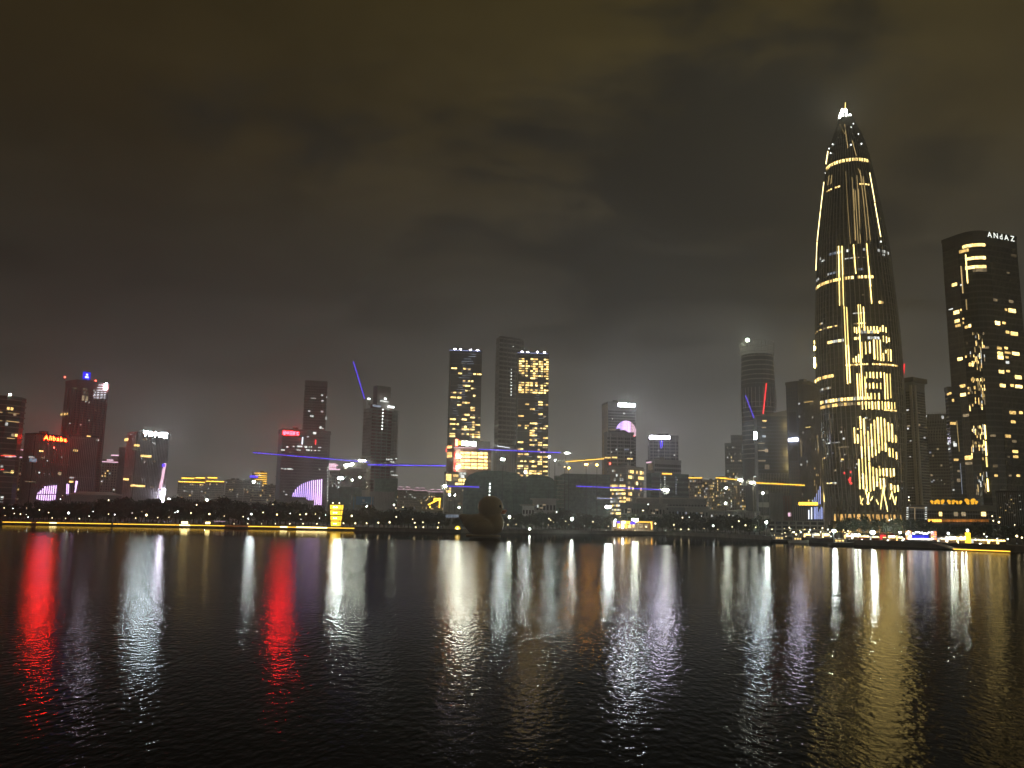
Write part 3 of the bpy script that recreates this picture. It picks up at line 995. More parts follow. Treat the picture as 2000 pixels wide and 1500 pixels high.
for px, py, w, h in ((561, 873, 4, 2), (573, 872, 3, 2), (585, 872, 10, 3), (597, 873, 5, 3.5), (604, 873, 2, 3), (608, 873, 2, 3), (624, 874, 6, 1.5), (552, 879, 7, 2), (583, 879, 8, 1.5), (601, 879, 7, 2.5), (608, 880, 2, 2),
                     (615, 880, 3, 1.5), (623, 880, 4, 1.5), (601, 853, 3, 2), (614, 846, 6, 4), (551, 915, 5, 2), (557, 916, 4, 3), (565, 916, 8, 3), (571, 917, 3, 2), (624, 917, 2, 2), (559, 966, 4, 2), (554, 960, 2, 2)):
    b.at(1, px, py, w, h, 'w_white', off=.6)
for i in range(15):
    x = 573 + i * 3.9
    yt = 970 - 33 * math.sqrt(max(0, 1 - ((14 - i * 1.0) / 14.4) ** 2)) if i < 14 else 936
    yb = 970 + .11 * i * i if i < 9 else 986.5
    b.strip(1, (x, yt), (x - 1.6, yb), .62, 'led_violet' if i < 10 else 'led_lilac', off=.9)
for i in range(13):
    b.at(1, 639.5 - .3 * (i % 2), 913 + i * 5.4, 2, 2, 'w_white', name='edge_light', off=.6)
# low curved hall roof in front of the fan
poly = box1(540, 612, 980, 600, 14)
b = Bld('hall', 'low dark hall with a drooping roof before the violet fan', 'building', poly, zat(570, 979, poly[0]), M['grey_clad'])
b.panes(0, 16, 2)

# pink glass tower and construction block
b = residential('apartment_tower', 'dim apartment tower with a pink lit top beside the red signed block', 643, 664, 940, 918, 760, prob=.2, nx=5, nz=16, steps=((.4, .7, 5),), wall='conc', crown='led_pink')
f = b.F[0]
for i in range(4):
    for j in range(3):
        piece('pink_panel', M['led_pink'], b.root, f.hit(643 + i * 4, 907 + j * 4.2, .6), f.X * 1.6, f.N * .3, Vector((0, 0, 1.5)))


def open_frame(name, label, poly, ztop, nfl, cols=(6, 5), mat='conc_dark', net=None, core=True, z0=LAND, slab=.7):
    """an unfinished tower: core, floor slabs and columns in the open"""
    c = sum(poly, Vector((0, 0))) / len(poly)
    root = thing(name, label, 'building', (c.x, c.y, z0))
    inn = inset(poly, -4.5)
    MB().prism(inn, z0, ztop + (5 if core else 0)).build('core', M[mat], root)
    mb = MB()
    for k in range(nfl):
        z = z0 + (ztop - z0) * (k + 1) / nfl
        mb.prism(poly, z - slab / 2, z + slab / 2)
    mb.build('floor_slab', M['conc'], root, 'stuff')
    mb = MB()
    ip = inset(poly, -.5)
    for i in range(len(poly)):
        a, bb = ip[i], ip[(i + 1) % len(poly)]
        nn = cols[i % 2]
        for k in range(nn):
            p = a.lerp(bb, k / nn)
            mb.box((p.x, p.y, (z0 + ztop) / 2), .9, .9, ztop - z0)
    mb.build('column', M['conc'], root, 'stuff')
    return root


poly = box2(708, 724, 777, 850, 780, 60)
zt = zat(724, 797, poly[1])
r = open_frame('unfinished_tower', 'unfinished concrete tower with scaffold and blue crane jib above it', poly, zt, 34, mat='redbrown')
f = Face(poly[1], poly[2]); fl = Face(poly[0], poly[1])
core2 = [p.lerp(sum(poly, Vector((0, 0))) / 4, .5) for p in poly]
MB().prism(core2, zt, zat(745, 753, core2[1])).build('upper_core', M['conc_dark'], r)
for px, py, w, h, m in ((763, 795, 14, 3.5, 'lamp_white'), (752, 779, 4, 3, 'lamp_white'), (720, 779, 5, 2.5, 'lamp_white'), (750, 784, 18, 3, 'w_white'), (735, 793, 18, 4, 'w_cool')):
    z = f.hit(px, py, .6)
    piece('work_light', M[m], r, z, f.X * w * .47, f.N * .5, Vector((0, 0, h * .45)))
for i in range(7):
    piece('work_light', M['lamp_white'], r, f.hit(747.5 - .3 * i, 800 + i * 6.3, .6), f.X * .7, f.N * .4, Vector((0, 0, .8)))
for px, py, w in ((760, 897, 16), (757, 898, 7), (768, 904, 9), (765, 921, 6), (770, 928, 15), (765, 902, 10), (773, 896, 5)):
    piece('work_light', M['w_white'], r, f.hit(px, py, .6), f.X * w * .45, f.N * .4, Vector((0, 0, .7)))
mb = MB()
for k in range(13):
    z = zt - 4 - k * 4.2
    A, B = f.pt(1, z, .9), f.pt(f.w - 1, z, .9)
    mb.beam(A, B, .15)
for k in range(12):
    mb.beam(f.pt(f.w * k / 11, LAND, 1.0), f.pt(f.w * k / 11, zt, 1.0), .16)
mb.build('scaffold', M['pole'], r, 'stuff')
# netting round the foot of it
poly = box1(731, 776, 965, 740, 30)
b = Bld('netted_block', 'blue green netted block round the foot of the unfinished tower', 'building', poly, zat(752, 934, poly[0]), M['net'], parapet=False)
b.bands(14, .22, .2, mat=M['net_dark'], name='scaffold_rail'); b.fins(0, 16, .15, .3, mat=M['net_dark'], name='scaffold_post')
poly = box1(640, 706, 975, 690, 16)
b = Bld('netted_block', 'dark netted site block behind the yellow lantern tower', 'building', poly, zat(675, 951, poly[0]), M['net_dark'], parapet=False)
b.bands(8, .2, .2, mat=M['net'], name='scaffold_rail'); b.fins(0, 18, .15, .3, mat=M['net'], name='scaffold_post')
poly = box1(706, 770, 985, 680, 16)
b = Bld('netted_block', 'low grey sheeted site block behind the blue banner', 'building', poly, zat(735, 960, poly[0]), M['conc_dark'], parapet=False)
b.fins(0, 22, .2, .3, name='sheet_rib')
poly = box1(664, 735, 930, 820, 20)
b = Bld('site_block', 'hazy grey unfinished block behind the green floodlight', 'building', poly, zat(700, 915, poly[0]), M['conc'], parapet=False)
b.bands(9, .5, .5); b.fins(0, 12, .5, .4, mat=M['conc'], name='column')

# blue banner with two flags
f = Face(*box1(690, 730, 980, 560, 1)[:2])
r = thing('banner', 'blue site banner with a white square emblem between two poles', 'banner', f.hit(710, 1000))
p = f.hit(710, 978)
s_ = f.uz(725, 978)[0] - f.uz(695, 978)[0]
piece('cloth', M['blue_banner'], r, p, f.X * s_, f.N * .2, Vector((0, 0, s_ * .55)))
for dx, dz, w, h in ((0, .07, .13, .02), (0, -.07, .13, .02), (-.06, 0, .02, .14), (.06, 0, .02, .14), (0, 0, .07, .07), (0, -.17, .3, .025)):
    piece('emblem_stroke', M['white'], r, p + f.X * dx * s_ + Vector((0, 0, dz * s_)) + f.N * .2, f.X * w * s_, f.N * .1, Vector((0, 0, h * s_)))
for x in (691, 728):
    pp = f.hit(x, 983)
    piece('flag', M['blue_banner'], r, pp, f.X * s_ * .07, f.N * .15, Vector((0, 0, s_ * .85)))
    MB().tube((pp.x + .9, pp.y, LAND), (pp.x + .9, pp.y, pp.z + s_ * .5), .14, .1).build('pole', M['pole'], r)
mb = MB()
pr = [(zz, rr) for zz, rr in ((0, 34), (5, 28), (9, 20), (12, 10), (13, 1))]
c = P(790, 1000, 640)
mb.lathe((c.x, c.y, LAND), [(rr, zz) for zz, rr in pr], 18, sy=.5)
tag(mb.build('netted_mound', M['net_dark'], smooth=False, origin=(c.x, c.y, LAND)), 'dark netted earth mound right of the blue banner', 'mound')

# distant pink crowned apartments
for (pl, pr, top, lab) in ((772, 806, 956, 'hazy apartment block with two white pink roof lamps near the unfinished tower'), (806, 834, 958, 'hazy apartment block in the middle of the distant pink row'), (834, 866, 961, 'hazy apartment block nearest the tall lit tower in the pink row')):
    residential('apartment_block', lab, pl, pr, 975, top, 1500, 20, prob=.18, nx=12, nz=12, steps=((.3, .25, 5), (.7, .25, 5)), crown='led_pink', wall='stone', cap=26)
f = Face(*box1(836, 862, 980, 900, 1)[:2])
r = thing('gold_gantry', 'gold lit gantry sign left of the tall lit tower', 'sign', f.hit(848, 1000))
for a, c_ in (((836, 986), (848, 980)), ((846, 980), (861, 975)), ((848, 974), (861, 974)), ((859, 975), (858, 992)), ((848, 974), (848, 981)), ((840, 988), (840, 992))):
    bar('led_strip', M['led_yellow'], r, f.hit(*a), f.hit(*c_), 1.1)

# ------------------------------------------------------------------ twin towers and the site between them
COLS = ((.02, .20), (.24, .37), (.40, .64), (.67, .81), (.84, .99))


def twin(label, pl, pr, top, probs, pyref):
    poly = box2(pl, pl + 3, pr, pyref, 900, 84)
    b = Bld('lit_tower', label, 'building', poly, zat((pl + pr) / 2, top, (poly[1] + poly[2]) / 2), M['black'], group=None)
    b.panes(1, 15, 62, .01, .95, .85, .6, M['glass_blue'])
    b.bands(16, .35, .3, mat=M['grey_clad'])
    f = b.F[1]
    nfl = 62
    for j in range(nfl):
        y = top + 8 + (985 - top - 8) * j / nfl
        pj = probs(y)
        for (a, c_) in COLS:
            if rnd.random() < pj:
                z = zat((pl + pr) / 2, y, f.pt(f.w / 2, 0))
                n2 = 3 if c_ - a > .2 else 2
                for k in range(n2):
                    if rnd.random() < .85:
                        w = f.w * (c_ - a) / n2
                        piece('lit_window', M[rnd.choice(['w_gold', 'w_gold', 'w_warm', 'w_warm', 'w_dim'])], b.root, f.pt(f.w * a + w * (k + .5), z, .35), f.X * w * .93, f.N * .25, Vector((0, 0, rnd.choice((1.5, 1.7, 1.2)))))
    b.strip(1, (pl + 2, top), (pr, top + 2), .8, 'led_bluew', name='roof_light', off=.6)
    for u in (.12, .3, .62, .85):
        p = f.pt(f.w * u, b.z1 + .6, .7)
        piece('roof_light', M['sign_lilac'], b.root, p, f.X * 2, f.N * .3, Vector((0, 0, .6)))
    return b


def pa(y):
    if y < 716: return .0
    if 716 < y < 732: return .42
    if 740 < y < 756: return .3
    if 756 <= y < 800: return .26
    if 800 <= y < 842: return .42
    if 842 <= y < 856: return .5
    if y > 915: return .7
    return .1


def pb(y):
    if y < 700: return 0
    if 738 < y < 744: return .1
    if y < 768: return .96
    if y < 788: return .04
    if y < 792: return .6
    if y < 805: return .1
    if y < 870: return .36
    return .62


b = twin('left twin tower with scattered warm windows and thin blue white streaks', 875, 939, 684, pa, 800)
for i in range(46):
    y = 692 + i * 4.6
    x = (918 - i * 1.0) if i < 26 else (898 + 4 * (i - 26) % 22)
    for k in range(rnd.randint(1, 3)):
        xx = x + rnd.uniform(-9, 9)
        b.at(1, max(882, min(930, xx)), y, rnd.uniform(4, 10), .9, 'w_cool', name='cool_streak', off=.5)  # short cool self-lit bars across the storeys
b = twin('right twin tower with rows of golden windows under a blue roof line', 1008, 1071, 689, pb, 800)
for i in range(26):
    y = 772 + i * 5
    x = 1060 - i * .7
    b.at(1, max(1014, min(1062, x + rnd.uniform(-12, 6))), y, rnd.uniform(5, 11), .9, 'w_cool', name='cool_streak', off=.5)  # the same cool self-lit bars on the right twin

poly = box2(966, 973, 1022, 800, 1500, 60)
r = open_frame('unfinished_tower', 'tallest unfinished tower with bare floors fading into the low cloud between the twin towers', poly, zat(990, 660, poly[1]), 40, (8, 6), 'black', slab=2.4)
f = Face(poly[1], poly[2])
for i in range(9):
    piece('work_light', M['lamp_white'], r, f.hit(998.5 - .1 * i, 722 + i * 6.2, .8), f.X * .9, f.N * .5, Vector((0, 0, 1)))
piece('work_light', M['lamp_white'], r, f.hit(1002, 677, 1), f.X * 1.2, f.N * .5, Vector((0, 0, .9)))

# red neon hotel block in front of the left twin
poly = box2(872, 885, 959, 900, 720, 60)
b = Bld('hotel_block', 'hotel block with red neon corner and a bright grid of warm windows', 'building', poly, zat(885, 874, poly[1]), M['redbrown'])
f = b.F[1]
for j, y in enumerate((885, 892, 899.5, 906.5, 913)):
    for (x0, x1) in ((899, 905.5), (907, 918), (920, 931), (933, 943.5), (945, 951.5), (953, 958.5)):
        if x0 > 952 and j < 2: continue
        b.at(1, (x0 + x1) / 2, y + (x0 - 899) * .018, x1 - x0, 4.6, 'w_gold' if x0 < 950 else 'w_dim')
    if 1 < j < 4: b.at(1, 894, y, 6, 4, 'w_warm')
for y in (873, 885.5, 891): b.at(0, 878.5, y, 9, 5, 'w_warm')
for y in range(882, 925, 3):
    b.strip(1, (885.8, y + 3), (890, y - 1), .5, 'neon_red', name='neon_tube', off=.7)
b.strip(0, (873, 876), (873, 883), 1, 'neon_red', name='neon_tube', off=.7)
b.strip(0, (874, 873), (884, 870), .5, 'neon_red', name='neon_tube', off=.7)
b.strip(1, (886, 874), (930, 874.7), .7, 'led_pink', name='roof_light', off=.8)
MB().prism([f.pt(f.w * .08, 0).xy, f.pt(f.w * .97, 0).xy, (f.pt(f.w * .97, 0) - f.N * 9).xy, (f.pt(f.w * .08, 0) - f.N * 9).xy], b.z1 + .02, zat(940, 861, f.pt(f.w * .7, 0))).build('roof_house', M['conc_dark'], b.root)
light_box('roof_sign', 'overexposed white and amber lit sign on the hotel roof', f, 892.5, 927, 866.5, 8, ['sign_amber', 'sign_cream', 'sign_cream', 'sign_cream', 'sign_cream'], off=2.2, n=5)
ff = Face(b.F[0].a + (b.F[0].b - b.F[0].a) * .45, b.F[0].b)
light_box('blade_sign', 'upright red neon sign on the corner of the hotel block', f, 885.3, 890.5, 865, 13, 'neon_box', off=3.5, n=1)
for x, y in ((893.3, 892), (892.8, 911.5)):
    p = f.hit(x, y, 3)
    r = thing('floodlight', 'round white floodlight before the warm hotel windows, %s of two' % ('upper' if y < 900 else 'lower'), 'lamp', p)
    MB().ball(p, 1.35, .7, 1.0).build('lamp_head', M['flood'], r)
    MB().tube(p + Vector((0, .4, 0)), p - f.N * 2.6, .12).build('bracket', M['pole'], r)
# the lower storeys of the left twin that show beneath the hotel
poly = box2(868, 874, 912, 950, 705, 70)
b = Bld('podium_block', 'podium with stacked amber windows below the hotel and left of the green netting', 'building', poly, zat(874, 923, poly[1]), M['conc_dark'])
for (x, y, w, h, m) in ((876, 928, 10, 4, 'w_warm'), (876, 932.5, 10, 4, 'w_warm'), (876, 937, 10, 4.5, 'w_warm'), (890, 929, 10, 5, 'w_warm'), (889, 936, 10, 5, 'w_dim'), (900, 925, 6, 5, 'w_white'), (907, 925, 5, 4, 'w_white'),
                        (903, 931, 7, 5, 'w_white'), (899, 938, 7, 5, 'w_gold'), (907, 938, 5, 5, 'w_gold'), (892, 945, 6, 4, 'w_gold'), (899, 945, 6, 4, 'w_gold'), (906, 945, 4, 4, 'w_gold'), (875, 954, 10, 4, 'w_warm'),
                        (875, 960, 9, 5, 'w_warm'), (874, 977, 14, 1.5, 'w_dim'), (898, 984, 6, 4, 'w_dim'), (905, 958, 4, 3, 'w_dim')):
    b.at(1 if x > 873 else 0, max(x, 875.5), y, w, h, m)
b.bands(9, .3, .2, mat=M['conc'])


# ------------------------------------------------------------------ green netted sites in the centre
def netted(name, label, prof, Y, d, mat, py0=1002, nb=16):
    """a netted scaffold hull: a pixel outline at depth Y, given its real thickness d, with rails"""
    pts = [P(x, y, Y) for x, y in prof]
    z0 = LAND
    a, e = pts[0], pts[-1]
    root = thing(name, label, 'building', ((a.x + e.x) / 2, Y + d / 2, z0))
    mb = MB()
    n = len(pts)
    vs = []
    for k, yy in enumerate((Y, Y + d)):
        for p in pts: vs.append((p.x * yy / Y if False else p.x, yy, p.z))
        for p in pts: vs.append((p.x, yy, z0))
    N2 = 2 * n
    fs = []
    for i in range(n - 1):
        fs.append((n + i, n + i + 1, i + 1, i))
        fs.append((N2 + i, N2 + i + 1, N2 + n + i + 1, N2 + n + i))
        fs.append((i, i + 1, N2 + i + 1, N2 + i))
    fs.append((0, N2, N2 + n, n)); fs.append((n - 1, 2 * n - 1, N2 + 2 * n - 1, N2 + n - 1))
    mb.add(vs, fs)
    mb.build('netting', M[mat], root)
    rl = MB()
    zmax = max(p.z for p in pts)
    for k in range(1, nb):
        z = z0 + (zmax - z0) * k / nb
        xs = []
        for i in range(n - 1):
            p, q_ = pts[i], pts[i + 1]
            if (p.z - z) * (q_.z - z) <= 0 and abs(p.z - q_.z) > 1e-4:
                xs.append(p.x + (q_.x - p.x) * (z - p.z) / (q_.z - p.z))
        lo = min(xs) if xs and pts[0].z < z else a.x
        hi = max(xs) if xs and pts[-1].z < z else e.x
        if hi - lo > 1: rl.beam((lo, Y - .15, z), (hi, Y - .15, z), .12, .16)
    x = a.x + 1
    while x < e.x:
        zz = zmax
        for i in range(n - 1):
            if pts[i].x <= x <= pts[i + 1].x:
                t = (x - pts[i].x) / max(1e-4, pts[i + 1].x - pts[i].x)
                zz = pts[i].z + (pts[i + 1].z - pts[i].z) * t
        rl.beam((x, Y - .2, z0), (x, Y - .2, zz), .1)
        x += 2.4
    rl.build('scaffold_rail', M['net_dark'] if mat == 'net' else M['net'], root, 'stuff')
    return root


netted('netted_site', 'large green netted site with a rounded left shoulder behind the duck', [(905, 950), (908, 938), (916, 928), (930, 922), (950, 919), (985, 920), (1008, 924), (1020, 931), (1022, 940)], 640, 40, 'net')
netted('netted_site', 'darker round netted site right of the duck', [(1003, 952), (1010, 938), (1024, 931), (1046, 928), (1068, 929), (1080, 935), (1086, 946)], 615, 30, 'net_dark')
netted('netted_site', 'square green netted site below the amber crane', [(1090, 931), (1100, 925), (1150, 926), (1192, 927)], 660, 40, 'net', nb=18)
poly = box2(1082, 1088, 1101, 960, 655, 45)
b = Bld('netted_block', 'narrow pale netted corner block left of the square netted site', 'building', poly, zat(1090, 929, poly[1]), M['net'], parapet=False)
b.bands(14, .25, .3, mat=M['conc'], name='scaffold_rail')
poly = box1(964, 1008, 900, 1000, 25)
b = Bld('site_block', 'pale concrete lower block under the tallest unfinished tower', 'building', poly, zat(985, 872, poly[0]), M['conc'], parapet=False)
b.fins(0, 10, .8, .5, mat=M['conc_dark'], name='column'); b.bands(8, .6, .5, mat=M['conc'])
# little site buildings at the edge of the trees
for (pl, pr, top, Y, d, mat, lab, fin) in ((1040, 1086, 976, 560, 12, 'conc', 'low pale site hall with dark roof right of the duck', 0), (1020, 1044, 988, 540, 10, 'white', 'small pale site cabin at the dark tree line', 0),
                                           (1212, 1240, 984, 560, 12, 'conc', 'pale windowed site office right of the green floodlight', 5), (1236, 1266, 984, 540, 10, 'net', 'ribbed pale green site wall in the centre right', 14),
                                           (1268, 1300, 986, 545, 12, 'conc', 'pale canopied site pavilion in the centre right', 6), (1305, 1338, 991, 535, 12, 'grey_clad', 'grey box shed right of the canopied pavilion', 0),
                                           (1338, 1384, 992, 540, 12, 'conc', 'long pale shed with a wide eave right of the grey box', 8), (1384, 1455, 999, 540, 10, 'conc_dark', 'low dim shed left of the footbridge', 12),
                                           (1200, 1380, 974, 700, 20, 'conc_dark', 'long low banded car park behind the site pavilions', 0)):
    poly = box1(pl, pr, (top + 1005) / 2, Y, d)
    b = Bld('site_building', lab, 'building', poly, zat((pl + pr) / 2, top, (poly[0] + poly[1]) / 2), M[mat], parapet=False)
    if fin: b.fins(0, fin, .3, .4, mat=M['conc'])
    b.panes(0, max(3, (pr - pl) // 6), 2, .2, .9, .6, .5)
    b.lit(0, max(4, (pr - pl) // 4), 3, .16, ['w_white', 'w_dim', 'w_warm', 'w_cool'], .15, .9, .5, .4, cap=9)
    MB().prism(inset(poly, 1.6), b.z1 + .05, b.z1 + .8).build('roof', M['conc'] if mat != 'conc_dark' else M['stone'], b.root)
    if mat == 'conc':
        for k in range(2):
            b.at(0, pl + (pr - pl) * rnd.uniform(.2, .8), top + 10 + 6 * k, 6, 2.5, 'w_dim')

# ------------------------------------------------------------------ towers right of centre
poly = box2(1176, 1188, 1242, 850, 820, 72)
b = Bld('office_tower', 'grey tower with a lilac striped half sun and white roof sign', 'building', poly, zat(1188, 786, poly[1]), M['grey_clad'])
MB().obox(b.F[0].pt(b.F[0].w / 2, (LAND + b.z1) / 2, .1), b.F[0].X * b.F[0].w * .98, b.F[0].N * .3, Vector((0, 0, b.z1 - LAND - 2))).build('pale_flank', M['beige'], b.root)  # paler slab over the left side
b.panes(1, 18, 40, .02, .94, .8, .6); b.bands(12, .3, .3, mat=M['grey_clad'])
light_box('roof_sign', 'overexposed white sign with a pinkish left end on the half sun tower', b.F[1], 1207, 1239, 791.5, 7, ['sign_lilac', 'sign_cream', 'sign_white'], off=1.2, n=6)
for i in range(18):
    x = 1203.5 + i * 2.2
    yt = 846 - 24 * math.sqrt(max(0, 1 - ((x - 1222) / 20.5) ** 2))
    yb = 837 if x < 1212 else 843 if x < 1227 else 848 if x < 1232 else 852
    if yb > yt + 1:
        b.strip(1, (x, yt), (x - .4, yb), .72, 'led_violet' if i < 6 else 'led_lilac' if i < 13 else 'led_pink', off=.9)
b.at(1, 1218.5, 807.5, 2.5, 2.5, 'w_white'); b.at(1, 1196, 818, 2.5, 2.5, 'w_white'); b.at(1, 1237, 851, 4, 3, 'beacon'); b.at(1, 1196, 839, 12, 4, 'w_dim')
poly = box2(1180, 1186, 1238, 880, 760, 75)
b = Bld('office_block', 'grey block with tall pale mullions below the half sun tower', 'building', poly, zat(1186, 845, poly[1]), M['grey_clad'])
b.panes(1, 14, 24, .02, .96, .8, .6); b.fins(1, 4, .5, .5)
for px, py, w, h, m in ((1224, 878, 9, 3, 'w_cool'), (1204, 878, 3, 3, 'w_white'), (1232, 884, 3, 3, 'w_white'), (1194, 883, 2, 2, 'w_white'), (1187, 894, 12, 2.5, 'w_warm'), (1200, 893.5, 10, 2.5, 'w_warm'), (1230, 896, 10, 2.5, 'w_warm')):
    b.at(1, px, py, w, h, m)
p = b.F[1].hit(1191, 905.5, 1)
piece('beacon', M['beacon'], b.root, p, Vector((1.2, 0, 0)), Vector((0, .6, 0)), Vector((0, 0, 1.2)))
poly = box2(1188, 1222, 1257, 945, 690, 30)
b = Bld('balcony_block', 'block with curved balconies and many warm lit rooms below the grey block', 'building', poly, zat(1222, 911, poly[1]), M['conc_dark'])
b.bands(11, .5, 1.2, mat=M['conc'], name='balcony_slab')
b.lit(0, 9, 10, .85, ['w_gold', 'w_warm', 'w_white'], .08, .72, .8, .5, off=.3, name='lit_room'); b.lit(1, 9, 10, .55, ['w_gold', 'w_warm', 'w_dim'], .06, .97, .6, .55, name='lit_room'); b.lit(0, 9, 3, .4, ['w_dim', 'w_white'], .75, .97, .7, .5, name='lit_room')

poly = box2(1265, 1270, 1325, 880, 790, 80)
b = Bld('office_tower', 'slate tower with an overexposed white roof sign right of centre', 'building', poly, zat(1270, 852, poly[1]), M['grey_clad'])
b.panes(1, 16, 26, .02, .95, .85, .6, M['glass_blue']); b.fins(1, 5, .4, .5)
light_box('roof_sign', 'long overexposed white sign on the slate tower', b.F[1], 1268, 1308, 854.5, 6, 'sign_lilac', off=1.2, n=8)
b.strip(1, (1289, 861), (1291, 876), .5, 'led_blue', off=.6); b.strip(1, (1294, 861), (1293, 872), .5, 'led_blue', off=.6)
b.at(1, 1286, 880, 3, 2.5, 'w_white'); b.at(1, 1317, 889, 3, 2, 'w_white')
poly = box2(1262, 1278, 1330, 905, 760, 60)
b = Bld('office_block', 'middle tier block with a pale corner under the slate tower', 'building', poly, zat(1278, 899, poly[1]), M['grey_clad'])
b.panes(1, 14, 14, .02, .96, .8, .6); b.at(0, 1271, 912, 8, 14, 'w_dim'); b.at(0, 1268, 903, 10, 2.5, 'led_pink')
poly = box2(1263, 1272, 1345, 950, 730, 62)
b = Bld('office_block', 'teal glass block with columns of white lamps and an amber roof lamp', 'building', poly, zat(1272, 926, poly[1]), M['net_dark'])
b.panes(1, 24, 10, .05, .96, .85, .6, M['glass_blue']); b.bands(4, .4, .3, mat=M['net_dark'])
for x in (1290, 1298, 1320):
    for j in range(8):
        b.at(1, x, 932 + j * 4.6, 1.9, 2.2, 'w_white' if x == 1298 else 'w_cool', name='column_lamp')
b.at(1, 1301, 925.5, 19, 2.2, 'sign_amber', name='roof_light', off=1.5)

for (pl, pr, top, Y, lab, pr_) in ((1344, 1372, 934, 1250, 'brownish apartment block with an amber roof line beside the teal block', .32), (1372, 1398, 938, 1300, 'brownish apartment block with many warm windows in the middle of the row', .36), (1398, 1422, 934, 1250, 'brownish apartment block with a bright roof line left of the hazy towers', .34),
                                   (1422, 1456, 940, 1300, 'brownish apartment block under the amber crane jib', .3)):
    b = residential('apartment_block', lab, pl, pr, 960, top, Y, 20, mats=('w_warm', 'w_warm', 'w_dim', 'w_white'), prob=pr_, nx=9, nz=16, wall='beige', crown='led_yellow' if pr_ in (.32, .34) else None, cap=60)
b = residential('hazy_tower', 'hazy dark tower with scattered white windows left of the round tower', 1416, 1452, 900, 866, 1700, 30, mats=('w_white', 'w_warm', 'w_dim'), prob=.13, nx=10, nz=24, wall='conc_dark', cap=40)
b = residential('hazy_tower', 'faint tower lost in haze behind the round tower', 1428, 1470, 880, 850, 2200, 30, mats=('w_dim',), prob=.05, nx=10, nz=24, wall='conc_dark', cap=10)

# round unfinished tower with an open crown
c = P(1482, 800, 1350)
px2m = lambda px, Y: px * Y / FPX * 1.03
zz = lambda py, X=c: zat(1482, py, X)
r = thing('round_tower', 'round unfinished tower flaring to an open steel crown in the haze', 'building', (c.x, c.y, LAND))
pf = [(33, 1000), (32, 850), (32, 800), (31.5, 760), (30.5, 730), (29.5, 705), (30, 695)]
prof = [(px2m(a, 1350), zz(y) - LAND) for a, y in pf]
MB().lathe((c.x, c.y, LAND), prof, 28).build('shell', M['black'], r)
mb = MB()
for y in range(700, 905, 9):
    rr = px2m(29.5 + max(0, (y - 700)) * .017 if y > 700 else 30, 1350) + .7
    z = zz(y)
    mb.lathe((c.x, c.y, z), [(rr, 0), (rr, 1.6)], 28)
mb.build('floor_slab', M['stone'], r, 'stuff')
mb = MB()
for k in range(28):
    t = 2 * math.pi * k / 28
    d = Vector((math.cos(t), math.sin(t), 0))
    a = Vector((c.x, c.y, zz(700))) + d * px2m(30, 1350)
    e = Vector((c.x, c.y, zz(670))) + d * px2m(32.5, 1350)
    mb.beam(a, e, .5)
    mb.beam(Vector((c.x, c.y, zz(760))) + d * (px2m(30.6, 1350) + 1), Vector((c.x, c.y, zz(800))) + d * (px2m(31.5, 1350) + 1), .9)
    t2 = 2 * math.pi * (k + 1) / 28
    d2 = Vector((math.cos(t2), math.sin(t2), 0))
    for y, q_ in ((670, 32.5), (680, 31.7), (690, 30.8)):
        mb.beam(Vector((c.x, c.y, zz(y))) + d * px2m(q_, 1350), Vector((c.x, c.y, zz(y))) + d2 * px2m(q_, 1350), .45)
mb.build('crown_frame', M['stone'], r, 'stuff')
p = P(1460, 664, 1330)
MB().ball(p, 2.4, 1.5, 2.1).build('crown_lamp', M['flood'], r)
MB().tube((p.x, p.y, p.z - 12), p, .4).build('lamp_pole', M['pole'], r)

# dark block and the finned rounded block left of the great tower
poly = box2(1474, 1480, 1541, 880, 800, 80)
b = Bld('office_block', 'dark slate block with a sloped roof line between the round and great towers', 'building', poly, zat(1480, 815, poly[1]), M['glass_blue'])
ff = b.F[1]
MB().add([ff.pt(0, b.z1), ff.pt(ff.w, b.z1), ff.pt(ff.w, b.z1 + 7), ff.pt(0, b.z1 + 1), ff.pt(0, b.z1) - ff.N * 20, ff.pt(ff.w, b.z1) - ff.N * 20, ff.pt(ff.w, b.z1 + 7) - ff.N * 20, ff.pt(0, b.z1 + 1) - ff.N * 20],
         [(0, 1, 2, 3), (4, 7, 6, 5), (3, 2, 6, 7), (0, 3, 7, 4), (1, 5, 6, 2)]).build('sloped_roof', M['conc_dark'], b.root)
b.panes(1, 16, 30, .02, .98, .85, .7); b.fins(1, 20, .2, .4, 0, .5)
for px, py, w, h, m in ((1493, 822, 8, 2, 'w_warm'), (1492, 835, 8, 2, 'w_dim'), (1492, 852, 7, 4, 'w_cool'), (1487, 866, 12, 2, 'w_dim'), (1489, 880, 16, 2, 'w_dim'), (1497, 880, 6, 6, 'w_dim'), (1498, 912, 9, 9, 'neon_red'), (1488, 900, 14, 3, 'w_dim'), (1474, 931, 5, 2.5, 'w_white')):
    b.at(1, px, py, w, h, m if m != 'neon_red' else 'w_dim')
light_box('wall_sign', 'pale cyan lit sign on the left edge of the dark slate block', b.F[1], 1472.5, 1477.5, 851, 14, 'sign_white', off=1.2, n=1)

